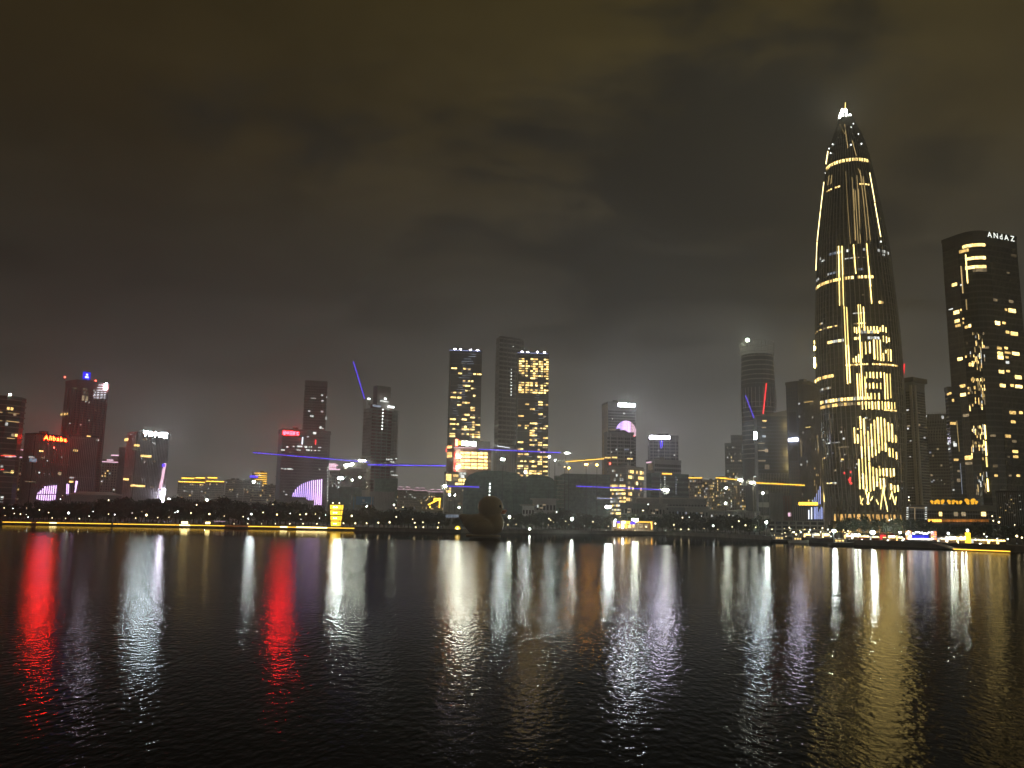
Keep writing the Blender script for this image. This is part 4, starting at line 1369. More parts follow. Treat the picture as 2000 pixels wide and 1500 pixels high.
c0 = box2(1539, 1562, 1604, 880, 690, 35)
l_, c_, r_ = c0[0], c0[1], c0[2]
cur = [l_, c_]
for k in range(1, 7):
    t = k / 6
    m_ = c_.lerp(r_, t)
    nn = Vector(((r_ - c_).y, -(r_ - c_).x)).normalized()
    cur.append(m_ + nn * 5 * math.sin(math.pi * t) * (1 - t * .3))
cur.append(c0[3])
b = Bld('finned_tower', 'rounded tower with gold vertical fins left of the great tower', 'building', cur, zat(1562, 746, c_), M['black'])
for i in range(1, 7):
    b.fins(i, 5, .3, .6, 0, .985, M['metal'])
b.panes(0, 5, 40, .02, .97, .85, .8, M['glass_blue'])
for i in range(1, 7):
    f = b.F[i]
    for k in range(3):
        if rnd.random() < .14:
            u = f.w * (k + .5) / 3
            za = LAND + (b.z1 - LAND) * rnd.uniform(.05, .55); zb = min(b.z1 - 2, za + rnd.uniform(8, 30))
            bar('led_strip', M['led_thin'], b.root, f.pt(u, za, .7), f.pt(u, zb, .7), .16)
    b.lit(i, 4, 44, .05, ['w_warm', 'w_white', 'w_dim'], cap=10)
b.at(0, 1550, 859, 17, 5, 'sign_lilac', name='wall_light', off=.8)
for (x, y, w, h) in ((1549, 825, 14, 40), (1550, 885, 16, 30)):
    b.at(0, x, y, w, h, 'glass', name='mirror_panel', off=.3)
b.strip(2, (1570, 786), (1586, 784), .6, 'w_warm', off=.8); b.strip(3, (1573, 835), (1581, 834), .9, 'w_gold', off=.8)
# ------------------------------------------------------------------ low blocks at its foot
f = Face(*box1(1480, 1612, 990, 560, 2)[:2])
for (pl, pr, top, Y, d, mat, lab, fin) in ((1482, 1502, 958, 575, 14, 'stone', 'pale lit stair tower beneath the amber crane', 0), (1503, 1530, 962, 590, 14, 'fin', 'grey ribbed block right of the pale stair tower', 10), (1530, 1546, 968, 595, 12, 'redbrown', 'narrow reddish block beside the ribbed block', 3),
                                           (1547, 1606, 988, 565, 16, 'glass_blue', 'dim glass podium under the gold oval sign', 14), (1500, 1610, 1017, 470, 8, 'conc', 'long low concrete wharf hall at the foot of the towers', 0)):
    poly = box1(pl, pr, (top + 1010) / 2, Y, d)
    b = Bld('waterfront_block', lab, 'building', poly, zat((pl + pr) / 2, top, (poly[0] + poly[1]) / 2), M[mat], parapet=False)
    if fin: b.fins(0, fin, .4, .5, mat=M['conc_dark'])
    else: b.panes(0, 8, 3)
    if pl == 1530: b.at(0, 1542, 1005, 6, 7, 'led_pink', name='lit_panel'); 
    if pl == 1547:
        for i in range(12):
            x = 1577 + i * 2.7
            m = 'led_bluew' if i > 3 else 'led_white'
            if i > 4 or i % 2: b.strip(0, (x, 990 + rnd.uniform(-2, 12)), (x, 1014), .42, m, off=.8)
        for i in range(5):
            x = 1588 + i * 3.4
            b.strip(0, (x, 950 + 7 * (4 - i)), (x + .5, 985), .45, 'led_bluew', off=.8)
light_box('oval_sign', 'gold beaded oval sign above the dim glass podium', f, 1560, 1597, 984, 6, 'led_yellow', off=2, n=12)
r = thing('footbridge', 'concrete footbridge with railings left of the pale stair tower', 'bridge', P(1465, 1020, 520))
mb = MB()
A, B = P(1440, 1000, 520), P(1484, 1000, 520)
for dz in (0, -4.5):
    mb.beam(A + Vector((0, 0, dz)), B + Vector((0, 0, dz)), 2.2, .8)
mb.build('deck', M['conc'], r)
mb = MB()
for k in range(5):
    p = A.lerp(B, k / 4)
    mb.beam((p.x, p.y, LAND), p, .5)
mb.build('pier', M['conc'], r)
mb = MB()
for k in range(24):
    p = A.lerp(B, k / 23)
    mb.beam(p, p + Vector((0, 0, 1.4)), .07)
mb.beam(A + Vector((0, -.9, 1.4)), B + Vector((0, -.9, 1.4)), .1)
mb.build('railing', M['metal'], r, 'stuff')

# ------------------------------------------------------------------ the great tapering tower
TY = 720.0
TC = P(1686, 900, TY).xy                       # axis
TR = thing('great_tower', 'tallest bullet shaped tower with gold light patterns and a glowing tip', 'building', (TC.x, TC.y, LAND))
TD = TC.length


def tz(py):
    s = 1690 - .0545 * (1000 - py)
    return zat(s, py, TC)


def trad(l, r_, py):
    s = 1690 - .0545 * (1000 - py)
    a, b_ = ray(l, py), ray(r_, py)
    ang = math.atan2(b_.x, b_.y) - math.atan2(a.x, a.y)
    return TD * math.sin(ang / 2)


SIL = [(1003, 1612, 1768), (920, 1604, 1769), (803, 1591, 1763), (733, 1589, 1758.5), (675, 1588, 1755), (617, 1588.5, 1750), (530, 1590, 1737), (472, 1593, 1730), (413, 1598, 1716),
       (355, 1604.5, 1702), (304, 1612, 1692.5), (287, 1616, 1688), (262, 1625, 1675.5), (233, 1634, 1661.5), (224, 1637.5, 1658), (216, 1640.5, 1653), (207, 1645, 1647)]
TPROF = [(trad(l, r_, y), tz(y) - LAND) for y, l, r_ in SIL]
NRIB = 56


def trz(z):
    """radius of the tower at height z"""
    h = z - LAND
    for (r0, z0), (r1, z1) in zip(TPROF, TPROF[1:]):
        if z0 <= h <= z1:
            return r0 + (r1 - r0) * (h - z0) / (z1 - z0)
    return TPROF[0][0] if h < TPROF[0][1] else TPROF[-1][0]


RADV = TC.normalized()
PERV = Vector((RADV.y, -RADV.x))


def tpt(th, z, k=0.0):
    """point on the skin: th = 0 faces the lake, positive to the right"""
    r_ = trz(z) + k
    q = TC - RADV * (r_ * math.cos(th)) + PERV * (r_ * math.sin(th))
    return Vector((q.x, q.y, z))


def tpix(px, py):
    """skin angle and height under a pixel"""
    th, z = 0.0, tz(py)
    for _ in range(12):
        x, y = proj(tpt(th, z))
        z += (y - py) * TY / FPX * .9
        w = trz(z) * FPX / TY
        th = max(-1.5, min(1.5, th + (px - x) / w / max(.25, math.cos(th)) * .8))
    return th, z


MB().lathe((TC.x, TC.y, LAND), [(r_ - .3, h) for r_, h in TPROF], 112).build('glass_shell', M['glass'], TR, smooth=True)
# the steel ribs that run up the whole skin
mb = MB()
hs = [TPROF[0][1]] + [TPROF[0][1] + (TPROF[-4][1] - TPROF[0][1]) * k / 15 for k in range(1, 16)]
for k in range(NRIB):
    th = 2 * math.pi * k / NRIB
    for h0, h1 in zip(hs, hs[1:]):
        a, b_ = tpt(th, LAND + h0, .25), tpt(th, LAND + h1, .25)
        mb.beam(a, b_, .55, .7)
mb.build('steel_rib', M['metal'], TR, 'stuff')
mb = MB()
for k in range(66):
    h = TPROF[0][1] + (TPROF[-5][1] - TPROF[0][1]) * k / 66
    r_ = trz(LAND + h)
    mb.lathe((TC.x, TC.y, LAND + h), [(r_ - .25, 0), (r_ + .02, 0), (r_ + .02, .5), (r_ - .25, .5)], 56, cap=False)
mb.build('floor_ring', M['black'], TR, 'stuff')


def tstrip(x0, y0, x1, y1, w, mat, k=.75):
    th0, z0 = tpix(x0, y0)
    th1, z1 = tpix(x1, y1)
    n_ = max(1, int(abs(z1 - z0) / 25))
    for i in range(n_):
        a = tpt(th0 + (th1 - th0) * i / n_, z0 + (z1 - z0) * i / n_, k)
        b_ = tpt(th0 + (th1 - th0) * (i + 1) / n_, z0 + (z1 - z0) * (i + 1) / n_, k)
        bar('led_strip', M[mat], TR, a, b_, w, .4)  # also carries the painted reflections low on the tower


def tring(pyc, xr, hpx, mats, prob=1.0, name='lit_window', fill=.78):
    """windows of one storey: the storey passes pixel height pyc on the axis; only columns in xr are lit"""
    z = tz(pyc)
    # the face of the skin is nearer than the axis: correct the height
    _, z = tpix(1690 - .0545 * (1000 - pyc), pyc)
    hh = hpx * TY / FPX
    nn = max(40, int(2 * math.pi * trz(z) / 2.5) // 4 * 4)
    for k in range(-nn // 4 + 1, nn // 4):
        th = (k + .5) * 2 * math.pi / nn
        p = tpt(th, z, .25)
        x, _ = proj(p)
        if any(a <= x <= b_ for a, b_ in xr) and rnd.random() < prob:
            t = PERV * math.cos(th) + RADV * math.sin(th)
            nrm = -RADV * math.cos(th) + PERV * math.sin(th)
            w = trz(z) * 2 * math.pi / nn * fill
            piece(name, M[rnd.choice(mats)], TR, p, Vector((t.x, t.y, 0)) * w, Vector((nrm.x, nrm.y, 0)) * .3, Vector((0, 0, hh)))


G2 = ['w_gold', 'w_warm']
tring(313, [(1610, 1695)], 6, ['w_gold'], 1, fill=.7)
tring(361, [(1615, 1640), (1678, 1697)], 2.5, G2, .9)
tring(489, [(1600, 1608), (1618, 1660), (1680, 1692), (1712, 1735)], 5, ['w_white', 'w_cool', 'w_white'], .8)
tring(496, [(1600, 1614), (1720, 1733)], 3, ['w_white'], .6)
tring(504, [(1646, 1692)], 2, ['w_white', 'w_dim'], .9)
tring(527, [(1592, 1602), (1616, 1642), (1676, 1688)], 4, ['w_white', 'w_cool'], .7)
tring(542, [(1592, 1643), (1648, 1707)], 5.5, ['w_gold', 'w_gold', 'w_warm'], .93, fill=.7)
tring(591, [(1712, 1727)], 5, G2, 1); tring(577, [(1683, 1694)], 2, ['w_dim'], .8)
tring(612, [(1668, 1690)], 2, ['w_white', 'w_dim'], .9)
tring(620, [(1602, 1622)], 3, ['w_warm', 'w_white'], .7); tring(632, [(1668, 1690), (1592, 1634)], 2.4, G2 + ['w_dim'], .6)
tring(662, [(1617, 1648)], 5, ['w_white', 'w_gold'], .9)
tring(649, [(1683, 1720)], 6, ['w_gold', 'w_white'], 1, fill=.74); tring(661, [(1668, 1720)], 5, ['w_gold', 'w_white'], .9)
tring(712, [(1652, 1752)], 3, G2, .85, fill=.74)
tring(729, [(1594, 1627)], 6, G2, .8); tring(752, [(1595, 1622)], 4, ['w_dim', 'w_white'], .7)
tring(778, [(1600, 1628), (1630, 1700)], 6, ['w_gold', 'w_white', 'w_gold'], .92, fill=.7)
tring(788, [(1600, 1700)], 5.5, ['w_warm', 'w_dim', 'w_warm'], .95, fill=.74)
tring(801, [(1728, 1760)], 2.5, G2, .7); tring(862, [(1605, 1640)], 2.2, ['w_white', 'w_cool'], .8); tring(872, [(1638, 1658)], 3, ['w_dim'], .9); tring(942, [(1616, 1640)], 2, ['w_gold', 'w_white'], .8)
tring(845, [(1603, 1612)], 6, ['w_dim'], .8)
for _ in range(46):
    y = rnd.uniform(810, 985)
    th, z = tpix(rnd.uniform(1605, 1764) - (1000 - y) * .0, y)
    t = PERV * math.cos(th) + RADV * math.sin(th); nrm = -RADV * math.cos(th) + PERV * math.sin(th)
    piece('lit_window', M[rnd.choice(['w_white', 'w_dim', 'w_cool', 'w_warm'])], TR, tpt(th, z, .2), Vector((t.x, t.y, 0)) * rnd.uniform(.8, 2), Vector((nrm.x, nrm.y, 0)) * .3, Vector((0, 0, rnd.uniform(.8, 1.6))))
for (x, y) in ((1661, 938), (1660, 941), (1661, 934), (1662, 922), (1650, 924), (1663, 944), (1659, 937)):
    th, z = tpix(x, y)
    MB().ball(tpt(th, z, .5), .8, .5, 1.1, 6, 4).build('red_lamp', M['redlamp'], TR)
# long thin verticals
for x0, y0, x1, y1 in ((1652, 335, 1661, 476), (1664, 347, 1670, 470), (1673, 343, 1680, 476), (1679, 333, 1693, 470), (1685, 345, 1699, 470), (1641, 243, 1650, 262), (1650, 243, 1656, 290), (1664, 275, 1672, 305), (1676, 330, 1688, 365), (1621, 342, 1618, 362), (1626, 342, 1624, 360)):
    tstrip(x0, y0, x1, y1, .3, 'led_thin')
for x0, y0, x1, y1 in ((1638.5, 481, 1640.5, 597), (1645, 481, 1648, 597), (1667, 478, 1671.5, 535), (1692, 476, 1702, 593), (1696, 520, 1700, 560), (1649, 598, 1656, 750), (1654, 600, 1661, 748), (1676, 595, 1685, 780), (1680, 595, 1683, 640), (1686, 600, 1688, 640)):
    tstrip(x0, y0, x1, y1, .5, 'led_gold')
for x0, y0, x1, y1 in ((1667, 370, 1671, 470), (1670, 372, 1676, 476), (1676, 370, 1680, 470)):
    tstrip(x0, y0, x1, y1, .42, 'led_thin')
# bright corner strips
for x0, y0, x1, y1, w, m in ((1606, 355, 1599, 410, .5, 'led_edge'), (1599, 412, 1594.5, 470, .5, 'led_edge'), (1594.5, 472, 1592, 528, .5, 'led_edge'), (1617.5, 295, 1613.5, 320, .7, 'led_edge'), (1697, 338, 1707, 395, .45, 'led_edge'), (1707, 397, 1718.5, 463, .45, 'led_edge')):
    tstrip(x0, y0, x1, y1, w, m, .9)
for y0, y1, w, m in ((665, 672, .9, 'led_gold'), (676, 684, 1.0, 'led_goldhi'), (698, 718, 1.3, 'led_goldhi'), (742, 792, .6, 'led_gold'), (793, 804, 1.8, 'led_goldhi'), (815, 850, .7, 'led_gold'), (855, 868, 1.9, 'led_goldhi'), (868, 880, 1.0, 'led_gold'), (885, 898, 1.9, 'led_goldhi'), (900, 916, .8, 'led_gold'), (918, 932, 1.2, 'led_gold'), (940, 980, .7, 'led_gold')):
    x = lambda y: 1589.5 + max(0, y - 700) * .062
    tstrip(x(y0), y0, x(y1), y1, w, m, .9)
# the lit picture on the lake side: vertical runs of gold light between the ribs
RUNS = [(1671, [(835, 866)]), (1677, [(848, 866), (897, 955)]), (1683.5, [(813, 838), (840, 955)]), (1690, [(818, 890), (892, 960)]), (1697, [(842, 900), (902, 960)]), (1703.5, [(828, 895), (912, 958)]),
        (1710, [(820, 890), (915, 950)]), (1716.5, [(815, 885), (915, 930), (934, 955)]), (1723, [(815, 880), (915, 930), (934, 960)]), (1729.5, [(818, 882), (915, 930)]), (1736.5, [(825, 862), (875, 892), (915, 932), (945, 957)]),
        (1743, [(828, 866), (876, 894), (915, 930), (948, 962)]), (1749.5, [(850, 865), (883, 897), (948, 960)])]
for xc, runs in RUNS:
    for y0, y1 in runs:
        y = y0
        while y < y1 - 2:
            e = min(y1, y + rnd.uniform(14, 40))
            xx = lambda q: xc + (q - 890) * .045
            tstrip(xx(y), y, xx(e), e, rnd.choice((.55, .75, .95)), 'led_gold')
            if rnd.random() < .5: tstrip(xx(y) + 2.4, y + 2, xx(e) + 2.4, e - 3, .4, 'led_thin')
            y = e + .8
for x, y0, y1 in ((1669, 639, 650), (1673, 640, 652), (1678, 638, 650), (1688, 638, 646), (1694, 638, 646), (1700, 638, 646), (1706, 638, 646), (1712, 638, 648), (1718, 640, 648), (1723, 636, 648), (1729, 640, 650), (1724, 656, 668), (1730, 658, 670), (1735, 660, 668),
                  (1683, 668, 700), (1690, 668, 692), (1698, 668, 690), (1706, 664, 702), (1712, 664, 704), (1718, 664, 705), (1724, 690, 705), (1729, 684, 690), (1733, 682, 705), (1738, 683, 706), (1667, 700, 708), (1672, 696, 708), (1677, 692, 708),
                  (1674, 730, 780), (1679, 730, 780), (1689, 736, 780), (1692, 727, 739), (1699, 727, 738), (1705, 727, 739), (1712, 727, 739), (1719, 727, 738), (1691, 748, 758), (1698, 749, 759), (1705, 748, 759), (1712, 749, 759), (1719, 748, 760), (1694, 768, 779), (1701, 768, 780), (1708, 768, 780), (1716, 768, 780),
                  (1726, 728, 780), (1731, 730, 780), (1737, 730, 778), (1684, 784, 800), (1691, 784, 800), (1697, 786, 798), (1703, 784, 800), (1709, 785, 799), (1715, 784, 800), (1722, 784, 800), (1728, 785, 800), (1734, 785, 799), (1740, 786, 800), (1746, 786, 799)):
    tstrip(x, y0, x + (y1 - y0) * .04, y1, rnd.choice((.5, .7, .95)), 'led_gold')
for x0, y0, x1, y1 in ((1690, 955, 1697, 985), (1697, 962, 1694, 985), (1725, 945, 1718.5, 998), (1724, 958, 1733, 999), (1740, 962, 1747, 986), (1741, 960, 1737, 975), (1686, 973, 1681, 984), (1680, 968, 1683, 984), (1704, 970, 1700, 978), (1711, 976, 1715, 985), (1749, 970, 1747, 984)):
    tstrip(x0, y0, x1, y1, .6, 'led_gold')
# dim reflections between the ribs low down, drawn as thin self-lit bars
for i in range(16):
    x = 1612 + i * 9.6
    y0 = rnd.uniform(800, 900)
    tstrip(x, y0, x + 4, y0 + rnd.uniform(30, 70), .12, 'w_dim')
# glowing tip
z0, z1 = tz(226), tz(213)
for x, t in ((1640.5, -.55), (1646.5, 0.0), (1653.5, .55)):
    th, za = tpix(x, 226); th2, zb = tpix(x + (1647 - x) * .25, 214)
    bar('tip_light', M['sign_cream'], TR, tpt(th, za, .6), tpt(th2, zb, .6), 1.1)
for x, y in ((1635.5, 229.5), (1659.5, 225)):
    th, z = tpix(x, y)
    MB().ball(tpt(th, z, .5), .8).build('tip_light', M['sign_cream'], TR)
for x, y in ((1627, 282), (1682, 281), (1676, 262), (1666, 242), (1662, 249), (1662, 283), (1620, 290), (1623, 299), (1613, 338), (1720, 472)):
    th, z = tpix(x, y)
    MB().ball(tpt(th, z, .4), .5, nu=6, nv=4).build('service_lamp', M['lamp_white'], TR)
zt = TPROF[-1][1] + LAND
MB().tube((TC.x, TC.y, zt - 1), (TC.x, TC.y, zt + 2.5), .4, .08).build('spire', M['metal'], TR)
a = tpt(-.2, tz(217), .3)
bar('tip_light', M['led_gold'], TR, a, Vector((TC.x, TC.y, zt + 3)), .35)

# podium of the great tower: gold hall behind a ring of slanted columns
pod = thing('tower_podium', 'gold lit lobby ring with slanted columns at the foot of the great tower', 'building', (TC.x, TC.y, LAND))
rp = TPROF[0][0]
zp0, zp1 = LAND, TPROF[0][1] + LAND
mb = MB()
nn = 36
for k in range(nn):
    a0, a1 = 2 * math.pi * k / nn, 2 * math.pi * (k + 1) / nn
    vs = []
    for aa in (a0, a1):
        for z in (zp0, zp1):
            vs.append((TC.x + (rp - 3) * math.cos(aa), TC.y + (rp - 3) * math.sin(aa), z))
    if math.sin((a0 + a1) / 2) < .4:
        m1 = MB().add(vs, [(0, 2, 3, 1)])
        m1.build('lobby_glazing', M['lobby'], pod)
mb = MB()
ncol = 28
for k in range(ncol):
    a0 = 2 * math.pi * k / ncol
    for s_ in (-.5, .5):
        a1 = a0 + 2 * math.pi / ncol * s_
        mb.beam((TC.x + (rp + 1.5) * math.cos(a0), TC.y + (rp + 1.5) * math.sin(a0), zp0), (TC.x + rp * math.cos(a1), TC.y + rp * math.sin(a1), zp1 + 18), 1.3)
mb.build('slanted_column', M['black'], pod, 'stuff')
MB().lathe((TC.x, TC.y, zp1 - 1), [(rp - 3.5, 0), (rp + .6, 0), (rp + .6, 2.2), (rp - 3.5, 2.2)], 48, cap=False).build('ring_beam', M['black'], pod)

# ------------------------------------------------------------------ right of the great tower
poly = box2(1760, 1790, 1813, 880, 700, 30)
b = Bld('office_tower', 'slim tower with pale vertical piers right of the great tower', 'building', poly, zat(1790, 748, poly[1]), M['grey_clad'])
MB().prism(inset(poly, 1.8), b.z1 + 1.02, b.z1 + 5).build('roof_cap', M['black'], b.root)
b.panes(0, 8, 50, .02, .95, .8, .7); b.panes(1, 8, 50, .02, .95, .8, .7)
for u, w in ((.97, 2.6), (.45, 2.0)):
    f = b.F[1] if u > .9 else b.F[0]
    MB().obox(f.pt(f.w * (.12 if u > .9 else .9), (LAND + b.z1) / 2, .6), f.X * w, f.N * 1.2, Vector((0, 0, b.z1 - LAND - 3))).build('stone_pier', M['stone'], b.root)
for px, py, w, h in ((1773, 801, 4, 2.5), (1792, 806, 8, 3), (1793, 830, 5, 4), (1775, 832, 6, 2), (1774, 837, 3, 3), (1779, 861, 3, 2), (1769, 873, 3, 3), (1805, 855, 3, 3), (1796, 892, 6, 4), (1778, 892, 2, 2), (1783, 953, 2, 2)):
    b.at(0 if px < 1790 else 1, px, py, w, h, 'w_white' if w < 5 else 'w_dim')
poly = box1(1800, 1872, 900, 980, 40)
b = Bld('stepped_block', 'dark stepped block with white roof trusses in the gap before the lettered tower', 'building', poly, zat(1836, 810, poly[0]), M['conc_dark'])
b.panes(0, 14, 34, .02, .95, .8, .6)
f = b.F[0]
mb = MB()
for j in range(5):
    for i in range(9 - j):
        p0, p1 = f.hit(1806 + i * 5.2, 862 - j * 5.5, 1.2), f.hit(1806 + (i + 1) * 5.2, 862 - j * 5.5, 1.2)
        p2 = f.hit(1806 + i * 5.2, 856.5 - j * 5.5, 1.2)
        mb.beam(p0, p1, .35).beam(p0, p2, .35)
mb.build('roof_truss', M['stone'], b.root, 'stuff')
mb = MB()
for i in range(8):
    mb.beam(f.hit(1808 + i * 5, 845, .8), f.hit(1811 + i * 5, 805, .8), .4)
mb.build('steel_frame', M['fin'], b.root, 'stuff')
for px, py, w, h, m in ((1806, 813, 8, 3, 'w_white'), (1841, 815, 4, 6, 'w_white'), (1815, 938, 3, 2, 'w_white'), (1824, 938, 3, 2, 'w_white'), (1831, 937, 3, 2, 'w_dim'), (1839, 938, 2, 2, 'w_white'), (1845, 945, 2, 2, 'w_dim')):
    b.at(0, px, py, w, h, m)
b.lit(0, 14, 34, .04, ['w_dim', 'w_cool'], cap=20)

# the tower with white rooftop letters
q = box2(1848, 1912, 1996, 600, 540, 40)
l_, c_, r_, k_ = q
rad_c = 13.0
dl, dr = (l_ - c_).normalized(), (r_ - c_).normalized()
arc = []
p0, p1 = c_ + dl * rad_c, c_ + dr * rad_c
for i in range(5):
    t = i / 4
    arc.append((p0 * (1 - t) ** 2 + c_ * 2 * t * (1 - t) + p1 * t * t))
poly = [l_] + arc + [r_, k_]
c_top = arc[2]
b = Bld('hotel_tower', 'black tower with white rooftop letters and warm rounded corner windows at right', 'building', poly, zat(1912, 452, c_top), M['black'])
H_T = b.z1 - LAND
for fi in range(6):
    nxp = max(2, int(b.F[fi].w / 3.2))
    b.panes(fi, nxp, 46, .02, .96, .9, .72, M['glass'])
b.fins(0, 16, .25, .5, 0, .96, M['metal']); b.fins(5, 22, .2, .35, 0, .96, M['metal'])
FL, FR, FA = 0, 5, 2
sign('roof_sign', 'white glowing five letter sign on top of the black hotel tower', b.F[FR], 1924, 1976, 463.5, 10.5, 'sign_soft', text='ANdAZ', off=1.6, gapk=.3)


def hotel(px, py, w, h, m):
    for fi in range(6):
        f = b.F[fi]
        u, z = f.uz(px, py)
        if 0 <= u <= f.w:
            u1 = max(.2, f.uz(px - w / 2, py)[0]); u2 = min(f.w - .2, f.uz(px + w / 2, py)[0])
            zt_, zb_ = f.uz(px, py - h / 2)[1], f.uz(px, py + h / 2)[1]
            piece('lit_window', M[m], b.root, f.pt((u1 + u2) / 2, (zt_ + zb_) / 2, .35), f.X * (u2 - u1), f.N * .3, Vector((0, 0, zt_ - zb_)))
            return


for fi in range(1, 6):
    f = b.F[fi]
    for (py, m, x0, x1) in ((478, 'w_gold', 1880, 1923), (503.5, 'w_gold', 1886, 1924), (521, 'w_gold', 1886, 1925), (528, 'w_dim', 1900, 1926), (486, 'w_warm', 1874, 1892)):
        z = b.F[FA].uz(1906, py)[1]
        xa, xb = proj(f.pt(.05, z))[0], proj(f.pt(f.w - .05, z))[0]
        lo, hi = max(x0, xa), min(x1, xb)
        if hi - lo > 1.5:
            u0, u1 = f.uz(lo, py)[0], f.uz(hi, py)[0]
            piece('lit_window', M[m], b.root, f.pt((u0 + u1) / 2, z, .4), f.X * abs(u1 - u0), f.N * .3, Vector((0, 0, 2.0)))
for px, py, w, h, m in ((1865, 556, 10, 6, 'w_gold'), (1877, 557, 8, 3, 'w_white'), (1869, 610, 11, 7, 'w_gold'), (1879, 605, 5, 4, 'w_warm'), (1858, 604, 8, 2, 'w_white'), (1870, 627, 9, 6, 'w_gold'), (1881, 623, 5, 3, 'w_warm'), (1872, 636, 10, 5, 'w_warm'), (1881, 631, 4, 4, 'w_warm'),
                        (1888, 639, 6, 5, 'w_warm'), (1897, 636, 9, 6, 'w_gold'), (1876, 701, 10, 6, 'w_gold'), (1886, 697, 5, 4, 'w_warm'), (1902, 712, 7, 7, 'w_gold'), (1895, 712, 4, 7, 'w_warm'), (1881, 754, 11, 6, 'w_warm'), (1882, 771, 11, 6, 'w_gold'), (1892, 768, 5, 4, 'w_warm'), (1891, 758, 5, 4, 'w_warm'), (1906, 757, 6, 6, 'w_warm'),
                        (1942, 586, 10, 5, 'w_dim'), (1974, 589, 8, 5, 'w_dim'), (1976, 607, 13, 7, 'w_gold'), (1964, 605, 4, 4, 'w_warm'), (1946, 631, 12, 7, 'w_gold'), (1960, 631, 6, 4, 'w_warm'), (1980, 652, 13, 7, 'w_gold'), (1967, 649, 6, 5, 'w_warm'), (1925, 679, 17, 4, 'w_dim'),
                        (1949, 680, 12, 5, 'w_warm'), (1951, 690, 13, 6, 'w_gold'), (1952, 698, 13, 7, 'w_gold'), (1964, 680, 6, 4, 'w_warm'), (1967, 689, 11, 4, 'w_warm'), (1983, 691, 13, 6, 'w_gold'), (1966, 698, 5, 4, 'w_warm'), (1967, 708, 6, 5, 'w_white'), (1954, 726, 12, 6, 'w_gold'), (1968, 725, 6, 4, 'w_warm'), (1988, 737, 12, 7, 'w_gold'),
                        (1956, 753, 13, 6, 'w_gold'), (1976, 753, 6, 5, 'w_warm'), (1989, 755, 13, 6, 'w_gold'), (1977, 806, 12, 6, 'w_warm'), (1993, 806, 6, 5, 'w_warm'), (1978, 824, 8, 5, 'w_warm'), (1943, 851, 18, 4, 'w_dim'), (1968, 852, 10, 6, 'w_warm'), (1980, 862, 8, 5, 'w_dim'), (1982, 882, 10, 5, 'w_warm'), (1983, 892, 9, 5, 'w_warm'), (1969, 892, 4, 3, 'w_dim'),
                        (1945, 910, 12, 5, 'w_dim'), (1945, 929, 6, 4, 'w_warm'), (1988, 929, 6, 4, 'w_warm'), (1972, 929, 4, 3, 'w_dim'), (1979, 499, 9, 4, 'w_dim'), (1968, 533, 5, 3, 'w_dim'), (1890, 811, 16, 5, 'w_dim'), (1892, 894, 13, 8, 'w_warm'), (1894, 905, 15, 5, 'w_dim')):
    hotel(px, py, w, h, m)
for x0, y0, x1, y1 in ((1887, 497, 1896, 552), (1878, 520, 1886, 572), (1888, 585, 1890, 605)):
    f = next(ff for ff in b.F[:6] if 0 <= ff.uz(x0, y0)[0] <= ff.w)
    A = f.hit(x0, y0, .6)
    bar('led_strip', M['led_gold'] if x0 == 1887 else M['led_thin'], b.root, A, Vector((A.x, A.y, f.uz(x1, y1)[1])), .5)
# lit vertical mullions of the rounded corner: whole storeys, on the grid of the facade
for (ya, yb, pr) in ((652, 728, .34), (742, 806, .5), (828, 905, .42), (927, 975, .36)):
    storeys = int((yb - ya) / 6.2)
    for j in range(storeys):
        for k in range(13):
            py = ya + j * 6.2
            t = (py - 450) / 540
            px = 1880 + 24 * t + k * (2.75 + .2 * t)
            if px > 1917 + 12 * t or rnd.random() > pr * (.35 + 1.1 * (k / 12)): continue
            for fi in range(6):
                f = b.F[fi]
                u, z = f.uz(px, py)
                if 0 <= u <= f.w:
                    n_ = rnd.choice((1, 1, 2))
                    piece('led_strip', M[rnd.choice(['led_thin', 'w_gold', 'w_warm', 'w_white', 'w_dim'])], b.root, f.pt(u, z, .55), f.X * rnd.choice((.3, .45)), f.N * .25, Vector((0, 0, 1.75 * n_)))
                    break
f = b.F[3]
for y0, y1 in ((830, 858), (862, 890), (893, 912), (935, 960)):
    A, B = f.hit(1919 + (y0 - 760) * .05, y0, .6), f.hit(1919 + (y0 - 760) * .05, y1, .6)
    bar('led_strip', M['led_gold'], b.root, A, Vector((A.x, A.y, B.z)), .55)

poly = box2(1852, 1858, 1882, 870, 520, 70)
b = Bld('slim_tower', 'slim dark annexe in front of the left side of the lettered tower', 'building', poly, zat(1858, 758, poly[1]), M['black'])
b.panes(1, 5, 36, .02, .96, .85, .7); b.panes(0, 3, 36, .02, .96, .85, .7)
for px, py, w, h, m in ((1855, 769, 8, 4, 'w_warm'), (1861, 782, 4, 5, 'w_warm'), (1861, 827, 11, 5, 'w_warm'), (1863, 864, 4, 4, 'w_white'), (1865, 869, 6, 6, 'w_white'), (1867, 898, 9, 4, 'w_warm'), (1872, 920, 5, 4, 'w_dim'), (1872, 938, 7, 6, 'w_dim'), (1853, 866, 3, 4, 'w_white'), (1855, 877, 3, 3, 'w_white'), (1862, 957, 3, 3, 'w_white')):
    b.at(1 if px > 1858 else 0, px, py, w, h, m)
bar('led_strip', M['led_thin'], b.root, b.F[1].hit(1868, 822, .5), b.F[1].hit(1873, 882, .5), .3); bar('led_strip', M['w_cool'], b.root, b.F[1].hit(1875, 905, .5), b.F[1].hit(1879, 965, .5), .3)

